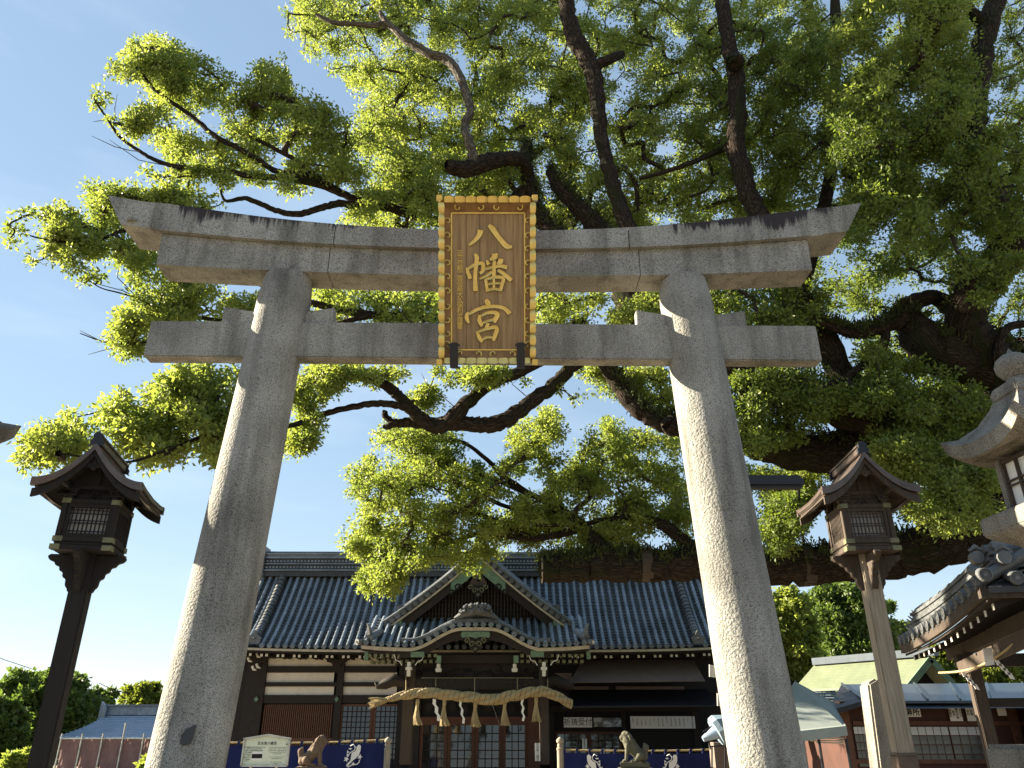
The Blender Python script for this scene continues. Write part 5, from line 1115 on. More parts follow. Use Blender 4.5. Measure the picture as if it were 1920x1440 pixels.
# foliage regions (outline in the picture, number of clumps, distance range)
TOPH = [([(640, 30), (700, 60), (770, 120), (740, 120), (640, 70)], .8), ([(1530, 330), (1580, 280), (1600, 330), (1570, 380)], .9), ([(1250, 70), (1275, 60), (1270, 100)], .9), ([(1300, 340), (1340, 330), (1340, 350)], .9),
        ([(930, 330), (1000, 350), (1060, 390), (1000, 400)], .5)]
R_ = [
 ('leaf', [(235, 80), (290, 66), (330, 95), (375, 118), (440, 160), (500, 120), (545, 145), (600, 195), (650, 240), (680, 340), (600, 345), (500, 325), (400, 312), (320, 300), (300, 262), (380, 250), (300, 200), (255, 150)], 150, (12.9, 14.6), [([(340, 215), (420, 262), (380, 262), (300, 235)], .9)], .34),
 ('leaf', [(225, 120), (300, 90), (345, 110), (350, 180), (300, 170), (240, 150)], 26, (12.1, 12.9), [], .27),
 ('leaf', [(232, 200), (290, 180), (300, 230), (240, 245)], 10, (12.1, 12.7), [], .25),
 ('leaf', [(320, 310), (540, 340), (560, 355), (480, 345), (340, 330)], 12, (12.6, 13.2), [], .2),
 ('leaf', [(170, 355), (260, 365), (330, 355), (410, 370), (420, 400), (260, 400), (210, 400), (240, 440), (300, 490), (260, 505), (190, 440)], 44, (11.9, 13), [], .27),
 ('leaf', [(85, 410), (120, 395), (170, 440), (210, 450), (190, 485), (120, 500), (90, 460)], 20, (11.7, 12.2), [], .24),
 ('leaf', [(235, 520), (300, 500), (340, 530), (490, 550), (480, 605), (275, 605), (262, 670), (235, 672), (205, 630), (230, 590), (260, 570)], 55, (12.1, 13.3), [([(330, 540), (350, 545), (350, 560)], .9)], .27),
 ('leaf', [(590, 545), (830, 545), (830, 610), (590, 610)], 34, (13, 15), [], .33),
 ('leaf', [(1005, 545), (1240, 545), (1240, 610), (1005, 610)], 34, (13.2, 16), [([(1070, 560), (1120, 560), (1110, 600)], .6)], .33),
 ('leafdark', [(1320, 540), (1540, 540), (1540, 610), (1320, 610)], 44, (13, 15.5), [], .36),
 ('leaf', [(45, 860), (90, 800), (130, 790), (150, 830), (200, 850), (190, 775), (230, 752), (300, 745), (315, 690), (380, 700), (470, 690), (455, 790), (430, 870), (400, 850), (340, 845), (290, 862), (210, 835), (150, 862), (80, 872)], 105, (10.4, 11.8), [([(345, 870), (400, 860), (390, 880)], .9)], .27),
 ('leaf', [(560, 690), (655, 692), (635, 725), (590, 745), (600, 790), (575, 840), (545, 850), (525, 860), (540, 760)], 34, (13.4, 14.6), [([(560, 735), (600, 740), (570, 770)], .7)], .25),
 ('leaf', [(560, 690), (780, 692), (720, 715), (620, 700)], 12, (13.6, 15), [], .2),
 ('leaf', [(820, 695), (960, 695), (930, 720), (830, 712)], 14, (14, 15.4), [], .22),
 ('leaf', [(770, 735), (800, 725), (835, 755), (790, 775)], 7, (15.5, 16), [], .27),
 ('leaf', [(1070, 690), (1250, 692), (1262, 780), (1180, 740), (1140, 740), (1100, 712)], 26, (15.2, 16.6), [([(1190, 700), (1250, 720), (1240, 770)], .8)], .3),
 ('leaf', [(668, 880), (700, 860), (730, 800), (790, 805), (830, 850), (900, 905), (960, 870), (1000, 830), (1040, 850), (1070, 860), (1090, 810), (1140, 790), (1200, 800), (1270, 830), (1300, 1030), (1200, 1030), (1120, 1040), (1010, 1045), (960, 1010), (930, 1035), (860, 1075), (810, 1045), (750, 1060), (735, 1100), (700, 1100), (672, 1075), (655, 1020), (690, 970), (665, 920)], 340, (17.6, 21.0),
   [([(905, 925), (960, 930), (970, 975), (920, 960)], .95), ([(640, 900), (690, 870), (690, 850), (640, 860)], .9), ([(740, 1055), (790, 1050), (770, 1080)], .8)], .40),
 ('leaf', [(720, 800), (800, 800), (860, 830), (920, 900), (860, 905), (780, 850), (730, 840)], 22, (18.5, 20), [], .30),
 ('leaf', [(930, 830), (1000, 790), (1040, 770), (1060, 810), (1000, 850)], 18, (17.6, 19.5), [], .33),
 ('leaf', [(650, 1010), (740, 1000), (790, 1040), (745, 1100), (720, 1112), (680, 1095)], 40, (18.8, 20), [], .33),
 ('leaf', [(545, 0), (560, -30), (1100, -30), (1100, 250), (1060, 340), (1010, 370), (820, 400), (810, 440), (650, 430), (660, 380), (690, 350), (650, 250), (700, 190), (610, 110), (560, 90), (535, 40)], 560, (14.4, 18.5), TOPH, .42),
 ('leaf', [(1000, 380), (1200, 380), (1200, 440), (1010, 440)], 34, (15, 17.5), [], .36),
 ('leaf', [(700, 250), (820, 300), (960, 300), (960, 365), (820, 370), (820, 430), (660, 425)], 46, (13.4, 14.8), [], .33),
 ('leaf', [(1090, -30), (1560, -30), (1600, 150), (1590, 300), (1600, 400), (1400, 430), (1180, 440), (1050, 380), (1080, 200)], 470, (14.6, 18.5), TOPH, .42),
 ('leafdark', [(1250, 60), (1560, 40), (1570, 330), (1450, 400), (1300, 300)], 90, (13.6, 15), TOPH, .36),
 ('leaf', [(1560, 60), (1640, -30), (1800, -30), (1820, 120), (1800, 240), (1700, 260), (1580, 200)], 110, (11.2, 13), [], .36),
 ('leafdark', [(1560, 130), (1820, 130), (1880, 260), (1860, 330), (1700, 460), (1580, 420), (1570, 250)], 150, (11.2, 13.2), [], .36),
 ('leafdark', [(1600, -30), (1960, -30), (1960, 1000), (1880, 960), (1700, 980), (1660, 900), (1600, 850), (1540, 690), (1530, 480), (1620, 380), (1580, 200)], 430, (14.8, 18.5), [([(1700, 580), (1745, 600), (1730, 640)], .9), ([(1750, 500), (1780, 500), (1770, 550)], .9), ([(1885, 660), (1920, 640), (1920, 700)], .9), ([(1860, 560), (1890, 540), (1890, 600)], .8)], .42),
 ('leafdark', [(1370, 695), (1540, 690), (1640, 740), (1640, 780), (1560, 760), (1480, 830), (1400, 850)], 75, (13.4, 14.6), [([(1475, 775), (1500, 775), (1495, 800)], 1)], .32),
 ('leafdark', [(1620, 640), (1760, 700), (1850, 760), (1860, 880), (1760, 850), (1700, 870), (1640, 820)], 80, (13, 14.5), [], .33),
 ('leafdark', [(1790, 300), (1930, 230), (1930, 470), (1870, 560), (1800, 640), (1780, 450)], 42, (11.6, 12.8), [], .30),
 ('leaf', [(1650, 830), (1760, 850), (1770, 900), (1850, 880), (1870, 960), (1840, 985), (1770, 985), (1720, 960), (1690, 930)], 85, (12.8, 14.4), [], .32),
 ('leaf', [(1400, 880), (1560, 880), (1520, 940), (1500, 1020), (1440, 1040), (1420, 960)], 55, (16, 18), [([(1490, 950), (1600, 960), (1600, 1020), (1490, 1020)], .8)], .33),
 ('leafdark', [(1430, 930), (1510, 930), (1505, 1020), (1440, 1035)], 18, (14.5, 15.5), [([(1490, 950), (1530, 960), (1530, 1020)], .9)], .27),
]
allC = []
for k, (mn, poly, n, Y, holes, r_) in enumerate(R_):
    n = int(n * 1.3); C = fill(poly, n, Y, holes)
    leaves(C, r_ * RNG.uniform(.45, 1.25, n), 11, 22, .085 if Y[0] < 17 else .091, M[mn], 'foliage', tree, ROOT, tuft_r=.15)
    allC.append(C)
# loose outer sprigs at the ends of the left twigs
sp = [(185, 178), (175, 195), (196, 190), (222, 132), (210, 140), (238, 250), (215, 232), (45, 405), (62, 400), (15, 425), (28, 432), (60, 490), (18, 452), (125, 392), (165, 520), (190, 520), (245, 98), (300, 335), (275, 330), (315, 330), (262, 200), (110, 470), (540, 25), (545, 60), (570, 95), (620, 130), (690, 90), (160, 530), (50, 860), (135, 785), (190, 770), (1075, 745), (1050, 730), (985, 715), (775, 750), (1240, 725)]
C = np.array([tuple(P(u, v, 12.3 if u < 500 else 15)) for u, v in sp]); leaves(C, .14, 4, 16, .095, M['leaf'], 'foliage', tree, ROOT, tuft_r=.12); allC.append(C)
allC = np.concatenate(allC); twigs(roots, None, allC, tree, ROOT, M['twig'], 2.6)
# long bare whips
mb = MB(); rg = random.Random(9)
for (a, b_, c) in [((338, 313), (260, 300), (205, 262)), ((263, 284), (215, 275), (172, 255)), ((225, 257), (200, 225), (175, 228)), ((420, 130), (380, 140), (393, 104)), ((290, 577), (230, 545), (155, 525)), ((265, 575), (220, 520), (225, 490)), ((265, 642), (200, 655), (165, 665)), ((250, 640), (190, 640), (150, 620)), ((206, 230), (215, 205), (220, 175)), ((735, 700), (725, 660), (700, 690)), ((860, 770), (800, 720), (790, 700)), ((1000, 755), (960, 720), (985, 700))]:
    A, B, Cc = [P(*q, 12.4 if q[0] < 500 else 15) - ROOT for q in (a, b_, c)]; mb.tube([A, A.lerp(B, .5) + Vector((0, .1, .05)), B, B.lerp(Cc, .6), Cc], [.012, .010, .009, .007, .004], 4)
mb.build('bare_whips', M['twig'], tree, kind='stuff')
# ferns and moss tufts along the tops of the great limbs
mb = MB(); rg = random.Random(21)
for pp, rs in big[1:]:
    for i in range(len(pp) - 1):
        for q in range(16):
            t = rg.random(); c = pp[i].lerp(pp[i + 1], t); r_ = rs[i]; a = rg.uniform(.15, 2.99); d = (pp[i + 1] - pp[i]).normalized(); s_v = d.cross(Vector((0, 0, 1))).normalized(); o_ = (s_v * math.cos(a) + Vector((0, 0, 1)) * math.sin(a)); c = c + o_ * r_ * .98 - ROOT
            for z in range(3):
                e = c + o_ * rg.uniform(.05, .16) + Vector([rg.uniform(-.1, .1) for _ in range(3)]) ; e2 = e + Vector([rg.uniform(-.05, .05), rg.uniform(-.05, .05), -rg.uniform(.0, .10)]); w_ = d * .012
                n0 = len(mb.v); mb.v += [tuple(c - w_), tuple(c + w_), tuple(e + w_), tuple(e - w_), tuple(e2)]; mb.f += [(n0, n0 + 1, n0 + 2, n0 + 3), (n0 + 3, n0 + 2, n0 + 4)]
o = mb.build('fern_tufts', M['moss'], tree, kind='stuff')
# clamps, prop beam and cable holding the old limb
def worldthing(name, label, cat, loc, group=None): return thing(name, label, cat, loc, 0, group)
for (u, lab) in ((1211, 'dark wooden clamp band around the sawn low limb above the hall roof'), (1510, 'dark wooden clamp band around the low limb beside the brown lantern')):
    q = P(u, 1061, 17.8 if u < 1300 else 17); o = MB().tube([Vector((-.12, 0, 0)), Vector((.12, 0, 0))], [.44, .44] if u > 1300 else [.37, .37], 14).build('limb_clamp', M['midwood'], None); o.location = q; tag(o, lab, 'clamp', 'clamps around the low camphor limb')
q = P(1450, 905, 12.5); o = MB().box(-.9, -.12, -.11, .5, .12, .11).build('prop_beam', M['iron'], None, bevel=.05); o.location = q; tag(o, 'black steel prop beam sticking out behind the right pillar under the camphor limbs', 'beam')
q = P(1497, 915, 14); e = P(1508, 1030, 17) - q; o = MB().tube([Vector(), e * .5, e], .028, 6).build('support_cable', M['iron'], None); o.location = q; tag(o, 'black cable dropping to the clamp on the low limb', 'cable')
# ---------------- background trees ----------------
def bgtree(u, vt, vb, hw, Y, label, m, n=120, leaf=.22, group='trees behind the precinct', holes=(), squash=.8, rad=None):
    """a tree whose crown spans the picture rectangle (u-hw..u+hw, vt..vb) at distance Y"""
    c = P(u, (vt + vb) / 2, Y); px = (c.y * CP + (c.z - EYE) * SP) / FPX; rx = hw * px; rz = (vb - vt) / 2 * px * 1.05
    t = thing('background_tree', label, 'tree', (c.x, Y, 0), 0, group)
    d = RNG.normal(size=(n, 3)); d /= np.linalg.norm(d, axis=1, keepdims=True); rr_ = RNG.random((n, 1)) ** .4
    C = np.array(c) + d * rr_ * np.array([rx, rx * .8, rz]) * .82
    C[:, 2] = np.maximum(C[:, 2], .6); cr = rad or max(.35, rx * .22)
    o, _ = leaves(C, cr * RNG.uniform(.7, 1.2, n), 13, 22, leaf * 1.08, m, 'crown', t, (c.x, Y, 0), tuft_r=cr * .42)
    mb = MB().tube([(0, 0, 0), (.1, 0, c.z * .4), (0, .1, c.z * .9), (.1, 0, c.z + rz * .5)], [rx * .09 + .08, rx * .07 + .06, rx * .05 + .04, .04], 8, jit=.1, rng=random.Random(int(u))); mb.build('trunk', M['twig'], t, smooth=True)
    twigs([(c.x, Y, c.z * .5), (c.x, Y, c.z * .8), (c.x, Y, c.z)], None, C, t, (c.x, Y, 0), M['twig'], 99, base=.02)
    return t
bgtree(75, 1240, 1460, 105, 42, 'broad green tree behind the left lantern post', M['leaffar'], 150, .26)
bgtree(-20, 1300, 1470, 70, 36, 'green tree cut by the left edge of the picture', M['leaffar'], 70, .24)
bgtree(178, 1290, 1450, 50, 48, 'darker tree top between the left lantern post and the metal roof', M['leaffar'], 60, .26)
bgtree(266, 1279, 1400, 56, 55, 'sunlit pale green tree rising behind the metal roof', M['leaffar2'], 80, .28)
bgtree(452, 1285, 1450, 34, 40, 'green tree seen between left pillar and hall', M['leaffar'], 60, .22)
bgtree(1475, 1095, 1290, 60, 26, 'sunlit yellow-green tree right of the right pillar', M['leaf'], 110, .17)
bgtree(1330, 1085, 1230, 60, 38, 'yellow-green tree behind the hall roof end', M['leaf'], 70, .2)
bgtree(1590, 1080, 1320, 95, 44, 'dense dark evergreen behind the brown lantern post', M['leaffar'], 170, .26)
bgtree(1685, 1120, 1310, 50, 50, 'dark evergreen right of the brown lantern post', M['leaffar'], 60, .26)
bgtree(1345, 1270, 1360, 34, 34, 'small sunlit bushy tree beside the right end of the hall', M['leaf'], 50, .18)
bgtree(1760, 1205, 1330, 70, 32, 'thin sunlit tree under the pavilion eave', M['leaffar2'], 60, .18)
bgtree(1870, 1205, 1330, 70, 36, 'thin pale tree behind the pavilion rope', M['leaffar2'], 60, .18)
bgtree(28, 1404, 1480, 26, 14, 'small yellowish shrub tip at the bottom left corner', M['leaf'], 22, .085, 'low shrubs', rad=.12)
bgtree(279, 1410, 1490, 16, 13, 'leafy shrub sprig at the foot of the left pillar', M['leaf'], 16, .08, 'low shrubs', rad=.1)

# ---------------- left background building and scaffold screen ----------------
Yb = 40
b = thing('outbuilding', 'low hall with pale blue ribbed metal roof behind the purple mesh screen', 'building', (PX(230, 1360, Yb), Yb, 0)); bo = Vector(b.location)
def BB(mb, name, m, par, org, **k):
    mb.v = [(x - org.x, y - org.y, z - org.z) for x, y, z in mb.v]; return mb.build(name, M[m], par, **k)
xl, xr = PX(176, 1340, Yb), PX(420, 1340, Yb); zt, ze_ = PZ(1340, Yb + 1.5), PZ(1386, Yb - 1.5)
def sx_(t): return -.2 - .9 * t ** 2.2      # curved left verge
mb = MB(); N = 14
for i in range(N):
    t0, t1 = i / N, (i + .97) / N
    f = lambda t: (Yb + 1.5 - 3.0 * t, zt + (ze_ - zt) * (t ** .85))
    (y0_, z0_), (y1_, z1_) = f(t0), f(t1)
    mb = MB(); a_ = [(xl + sx_(t0), y0_, z0_ + .0), (xr, y0_, z0_), (xr, y1_ - .01, z1_ + .045), (xl + sx_(t1), y1_ - .01, z1_ + .045)]
    mb.hexa([(p[0], p[1], p[2] - .05) for p in a_], a_); BB(mb, 'roof_strip', 'bluetin', b, bo)
BB(MB().box(xl - .2, Yb + 1.3, zt - .02, xr, Yb + 1.7, zt + .38), 'ridge', 'tile', b, bo); BB(MB().box(xl - .3, Yb + 1.2, zt + .385, xr, Yb + 1.8, zt + .47), 'ridge_cap', 'tile', b, bo)
BB(MB().prism([(xl - .35, zt - .5), (xl - .05, zt - .6), (xl + .02, zt + .3), (xl - .3, zt + .62)], Yb + 1.1, Yb + 1.25, 'xz'), 'ridge_end', 'tile', b, bo)
BB(MB().box(xl - .6, Yb - 1, 0, xr, Yb + 4, ze_ + .05), 'wall', 'brownwall', b, bo)
Yf = 30; sc = thing('scaffold_screen', 'purple-brown safety mesh stretched on a scaffold in front of the metal-roofed hall', 'scaffold', (PX(200, 1400, Yf), Yf, 0)); so_ = Vector(sc.location)
xa = PX(112, 1410, Yf); xb = PX(305, 1410, Yf)
for q in range(5):
    x0 = xa + (xb - xa) * q / 5; x1 = xa + (xb - xa) * (q + 1) / 5 - .02
    rows = [[(x0 + (x1 - x0) * i / 8, Yf + .05 * math.sin(i * 1.1 + j * .8 + q), 0.05 + (PZ(1385, Yf) - .05) * j / 6) for i in range(9)] for j in range(7)]
    BB(MB().sheet(rows, .01, (0, 1, 0)), 'mesh_sheet', 'mesh', sc, so_)
    BB(MB().tube([(x0, Yf - .1, 0), (x0, Yf - .1, PZ(1384, Yf) + (.5 if q in (3,) else .15))], .03, 8), 'scaffold_pole', 'frame_al', sc, so_)
BB(MB().tube([(xa, Yf - .1, PZ(1385, Yf)), (xb, Yf - .1, PZ(1384.5, Yf))], .025, 6), 'scaffold_rail', 'frame_al', sc, so_)
for (a_, b_) in (((-50, 1212), (66, 1256)), ((186, 1281), (240, 1300)), ((-50, 1284), (40, 1276))):
    A, B = P(*a_, 45), P(*b_, 45); o = MB().tube([Vector(), (B - A) * .5 + Vector((0, 0, -.08)), B - A], .018, 4).build('overhead_wire', M['iron'], None); o.location = A
    tag(o, {-50: 'thin overhead wire sloping down at the left edge above the broad tree' if a_[1] < 1250 else 'thin overhead wire low at the left edge beside the broad tree', 186: 'thin overhead wire between the two left tree tops'}[a_[0]], 'wire', 'overhead wires')

# ---------------- notice board ----------------
Yn = 15; nb = thing('notice_board', 'pale green notice board with peaked top, printed text and a small photograph', 'notice board', P(499, 1410, Yn)); no = Vector(nb.location); nb.location = (no.x, no.y, 0); no.z = 0
x0, x1 = PX(456, 1410, Yn), PX(541, 1410, Yn); z0, z1, zp = PZ(1436, Yn), PZ(1385, Yn), PZ(1378, Yn); xm = (x0 + x1) / 2
BB(MB().prism([(x0, z0), (x1, z0), (x1, z1), (xm, zp), (x0, z1)], Yn, Yn + .03, 'xz'), 'panel', 'board', nb, no)
for a_, b_ in (((x0, z0), (x0, z1)), ((x1, z0), (x1, z1)), ((x0, z0), (x1, z0)), ((x0 - .02, z1 - .004), (xm, zp)), ((xm, zp), (x1 + .02, z1 - .004))):
    BB(MB().bar((a_[0], Yn - .005, a_[1]), (b_[0], Yn - .005, b_[1]), .03, .05, (0, 1, 0)), 'frame', 'frame_al', nb, no)
for x in (x0 + .15, x1 - .2): BB(MB().box(x - .02, Yn + .035, 0, x + .02, Yn + .075, z1), 'leg', 'frame_al', nb, no)
text_mesh('百舌鳥八幡宮', .058, M['ink'], nb, (0, -.002, zp - .14), RT); text_mesh('堺市', .03, M['ink'], nb, (.37, -.002, zp - .155), RT)
jp = ['当社は欽明天皇の時代の創建と伝えられ', '八幡大神を祀る由緒ある神社で', '境内には府指定天然記念物の楠が', 'そびえ樹齢は八百年と伝えられる', '秋の月見祭には', 'ふとん太鼓の', '奉納が行われ', '多くの参拝者で', 'にぎわう']
en = ['This shrine is said to have been founded in', 'the reign of Emperor Kinmei and enshrines', 'the deity Hachiman. The great camphor tree', 'in the precinct is about 800 years old and', 'is a natural monument.', '', 'The moon viewing festival is held in', 'autumn with futon drums.', '', 'Please take good care of the', 'historic site.']
def ltext(s, size, x, z):
    o = text_mesh(s, size, M['ink'], nb, (x, -.002, z), RT, ext=.0005); w2 = o.dimensions.x; return o
for i, s in enumerate(jp): ltext(s, .021, -.215 if i < 4 else -.33, zp - .20 - .028 * i)
for i, s in enumerate(en):
    if s: ltext(s, .0175, .20, zp - .20 - .026 * i)
BB(MB().box(xm - .245, Yn - .006, z0 + .085, xm - .05, Yn - .001, z0 + .225), 'small_photograph', 'paper', nb, no)
BB(MB().box(xm - .24, Yn - .009, z0 + .12, xm - .055, Yn - .0065, z0 + .19), 'small_photograph_print', 'oldwood', nb, no)
# ---------------- curtains ----------------
def emblem(parent, cx, cz, y, s, flip, m):
    def T(p): x, yv = (p[0] - 440) / 600 * s, -(p[1] - 920) / 600 * s; return (cx + (x if not flip else -x), y, cz + yv)
    mb = MB(); body = [(600, 670), (632, 705), (625, 820), (600, 900), (530, 985), (430, 1060), (300, 1195), (268, 1180), (300, 1120), (380, 1040), (385, 950), (400, 860), (480, 830), (520, 780), (508, 720), (560, 668)]
    pts = [T(p) for p in body]
    mb.add(pts + [(p[0], p[1] + .012, p[2]) for p in pts], [tuple(range(len(pts))), tuple(reversed(range(len(pts), 2 * len(pts))))])
    for c, w_ in (([(345, 700), (420, 660), (480, 720), (470, 800), (400, 835), (340, 870), (300, 960)], 14), ([(320, 1210), (450, 1145), (560, 1140), (615, 1090), (620, 1030)], 15)):
        mb.tube([T(p) for p in c], w_ / 600 * s, 5, flat=1)
    for (x, yv, r_, n) in ((620, 960, 75, 5), (265, 1015, 80, 5), (455, 1130, 55, 5), (350, 765, 55, 2), (290, 840, 42, 3), (290, 910, 45, 3)):
        st = [T((x + math.cos(a) * rr_, yv + math.sin(a) * rr_)) for a, rr_ in [(math.pi * k / n, r_ if k % 2 == 0 else r_ * .42) for k in range(2 * n)]]
        mb.add(st + [(p[0], p[1] + .012, p[2]) for p in st], [tuple(range(len(st))), tuple(reversed(range(len(st), 2 * len(st))))])
    return mb.build('white_crest', m, parent)
def curtain(name, label, pts, Y, emb, post_u, y_amp=.06):
    org = P(*pts[0], Y); org.z = 0; t = thing(name, label, 'curtain', org, 0, 'navy curtains strung before the hall')
    W_ = [P(u, v, Y) for u, v in pts]
    def top(x):
        for a, b_ in zip(W_[:-1], W_[1:]):
            if x <= b_.x: return a.z + (b_.z - a.z) * (x - a.x) / (b_.x - a.x)
        return W_[-1].z
    n = 90; xs_ = [W_[0].x + (W_[-1].x - W_[0].x) * i / n for i in range(n + 1)]
    def fold(i, j): return (.03 + .05 * j / 8) * math.sin(i * .5) * math.sin(i * .17 + j * .25) + .04 * math.sin(i * .23 - j * .4)
    rows = [[(x, Y + fold(i, j), top(x) - .07 - (top(x) - .15) * j / 8) for i, x in enumerate(xs_)] for j in range(9)]
    BB(MB().sheet(rows), 'cloth', 'navy', t, org, smooth=True)
    BB(MB().tube([(x, Y, top(x)) for x in xs_[::3]], .022, 6), 'rope', 'straw', t, org)
    k = 0; x = xs_[0] + .1; lp = MB()
    while x < xs_[-1]: lp.box(x - .03, Y - .03, top(x) - .09, x + .03, Y + .03, top(x) + .035); x += .33
    BB(lp, 'loops', 'navy', t, org, kind='stuff')
    for (u, v, fl, s) in emb:
        q = P(u, v, Y - .14); emblem(t, q.x - org.x, q.z, -.13, s, fl, M['paper'])
    if post_u:
        for u, v in post_u:
            q = P(u, v, Y); BB(MB().lathe([(.085, 0), (.085, q.z - .28), (.10, q.z - .27), (.10, q.z - .24), (.07, q.z - .22), (.075, q.z - .16), (.06, q.z - .13), (.095, q.z - .10), (.10, q.z - .05), (.06, q.z + .0), (.01, q.z + .03)], 12, (q.x, Y, 0)), 'post', 'greywood', t, org, smooth=True)
    return t
curtain('shrine_curtain', 'long navy curtain with white dove crest strung left of the porch', [(300, 1390), (380, 1392), (545, 1393), (640, 1391), (726, 1387)], 22, [(662, 1416, False, .58)], [(728, 1384)])
curtain('shrine_curtain', 'long navy curtain with two white dove crests strung right of the porch', [(1051, 1405.5), (1120, 1407.5), (1220, 1408), (1290, 1407), (1372, 1404)], 22, [(1114, 1434, True, .56), (1258, 1434, False, .56)], [(1050, 1384)])
# ---------------- guardian lion-dogs ----------------
def komainu(label, u, v, Y, flip, m):
    org = P(u, v, Y); S = 1 if not flip else -1
    t = thing('guardian_lion_dog', label, 'statue', (org.x, org.y, 0), 0, 'stone lion-dog pair'); t.rotation_euler = (0, 0, R(8 * S))
    mb = MB(); zb_ = org.z
    def cap(a, b_, r0, r1, n=10):
        a, b_ = [Vector((p[0] * S, p[1], p[2])) for p in (a, b_)]; d = (b_ - a)
        pts = [a - d.normalized() * r0 * .9, a - d.normalized() * r0 * .5, a, b_, b_ + d.normalized() * r1 * .5, b_ + d.normalized() * r1 * .9]; mb.tube(pts, [r0 * .35, r0 * .85, r0, r1, r1 * .85, r1 * .35], n)
    # haunches, back, chest, neck, head (nose towards +x)
    cap((-.24, 0, .17), (-.10, 0, .26), .17, .17); cap((-.10, 0, .26), (.12, 0, .46), .165, .17); cap((.12, 0, .46), (.18, 0, .60), .17, .16)
    cap((.16, 0, .66), (.23, 0, .74), .15, .13); cap((.24, 0, .69), (.34, 0, .67), .11, .075); cap((.27, 0, .61), (.33, 0, .60), .07, .05)
    for y in (-.10, .10):
        cap((.18, y, .48), (.23, y, .12), .075, .055); cap((.23, y, .05), (.31, y, .04), .055, .05)
        cap((-.16, y * 1.4, .18), (-.05, y * 1.5, .08), .13, .07); cap((-.06, y * 1.4, .05), (.08, y * 1.4, .04), .06, .05)
        cap((.16, y * 1.1, .80), (.12, y * 1.25, .76), .045, .03); cap((.30, y * .6, .75), (.33, y * .6, .74), .04, .03)
        for k in range(4): cap((.10 - .02 * k, y * 1.25, .70 - .075 * k), (.04 - .02 * k, y * 1.3, .64 - .075 * k), .05, .03)
    cap((-.32, 0, .2), (-.35, 0, .42), .07, .10); cap((-.35, .0, .42), (-.30, 0, .52), .09, .03)
    for k in range(5): cap((.02 - .05 * k, 0, .60 - .07 * k), (-.02 - .05 * k, 0, .56 - .07 * k), .06, .05)
    me = mb.mesh('body', m, smooth=True); o = bpy.data.objects.new('body', me); link(o)
    md = o.modifiers.new('r', 'REMESH'); md.mode = 'VOXEL'; md.voxel_size = .016; s2 = o.modifiers.new('s', 'SMOOTH'); s2.iterations = 3
    dg = bpy.context.evaluated_depsgraph_get(); me2 = bpy.data.meshes.new_from_object(o.evaluated_get(dg)); bpy.data.objects.remove(o); me2.materials.clear(); me2.materials.append(m)
    for p in me2.polygons: p.use_smooth = True
    inst('body', me2, t, (0, 0, zb_ - .002), (0, 0, 0), (.78, .78, .78))
    MB().box(-.34, -.20, zb_ - .10, .34, .20, zb_ + .01).build('plinth', m, t, bevel=.02); MB().box(-.42, -.28, 0, .42, .28, zb_ - .105).build('pedestal', m, t, bevel=.03)
komainu('brown stone lion-dog seated facing right before the left navy curtain', 584, 1438, 19.5, False, M['komainu'])
komainu('grey-green stone lion-dog with open mouth facing left before the right curtain', 1190, 1430, 19.5, True, M['komainu2'])

# ---------------- right background ----------------
Y0 = 17.5; of = thing('shrine_office', 'red-brown timber office with grey metal roof and white-curtained lattice windows', 'building', (PX(1750, 1400, Y0), Y0, 0)); oo = Vector(of.location)
def O_(u0, v0, u1, v1, name, m, Y=Y0, dep=.08, **k): return BB(fbox(MB(), u0, v0, u1, v1, Y, dep), name, m, of, oo, **k)
O_(1588, 1315, 1990, 1470, 'wall', 'brownwall', Y0, 2.5)
a = [P(1578, 1283, Y0 + 2), P(1990, 1280, Y0 + 2), P(1990, 1313, Y0 - .5), P(1618, 1314, Y0 - .5)]; BB(MB().hexa([p + Vector((0, 0, -.05)) for p in a], a), 'roof', 'tin', of, oo)
a = [P(1578, 1283, Y0 + 2), P(1618, 1314, Y0 - .5), P(1550, 1334, Y0 - .3), P(1556, 1330, Y0 + 1.5)]; BB(MB().hexa([p + Vector((0, 0, -.10)) for p in a], a), 'gable_roof', 'iron', of, oo)
for k in range(7):
    A = P(1985, 1281, Y0 + 2).lerp(P(1578, 1283, Y0 + 2), k / 6); B = P(1985, 1313, Y0 - .5).lerp(P(1618, 1314, Y0 - .5), k / 6); BB(MB().bar(A + Vector((0, 0, .02)), B + Vector((0, 0, .02)), .03, .04), 'roof_seam', 'tin', of, oo)
BB(MB().hexa([P(1620, 1329, Y0 - .8), P(1990, 1327, Y0 - .8), P(1990, 1326, Y0 + .1), P(1620, 1328, Y0 + .1)], [P(1620, 1319, Y0 - .2) + Vector((0, 0, .0)), P(1990, 1317, Y0 - .2), P(1990, 1316, Y0 + .1), P(1620, 1318, Y0 + .1)]), 'lower_eave', 'tin', of, oo)
for (a_, b_) in ((1588, 1600), (1700, 1706), (1905, 1920)): O_(a_, 1320, b_, 1460, 'post', 'redwood', Y0 - .06, .12)
O_(1600, 1352, 1990, 1360, 'rail', 'redwood', Y0 - .05, .1); O_(1600, 1424, 1990, 1432, 'rail', 'redwood', Y0 - .05, .1)
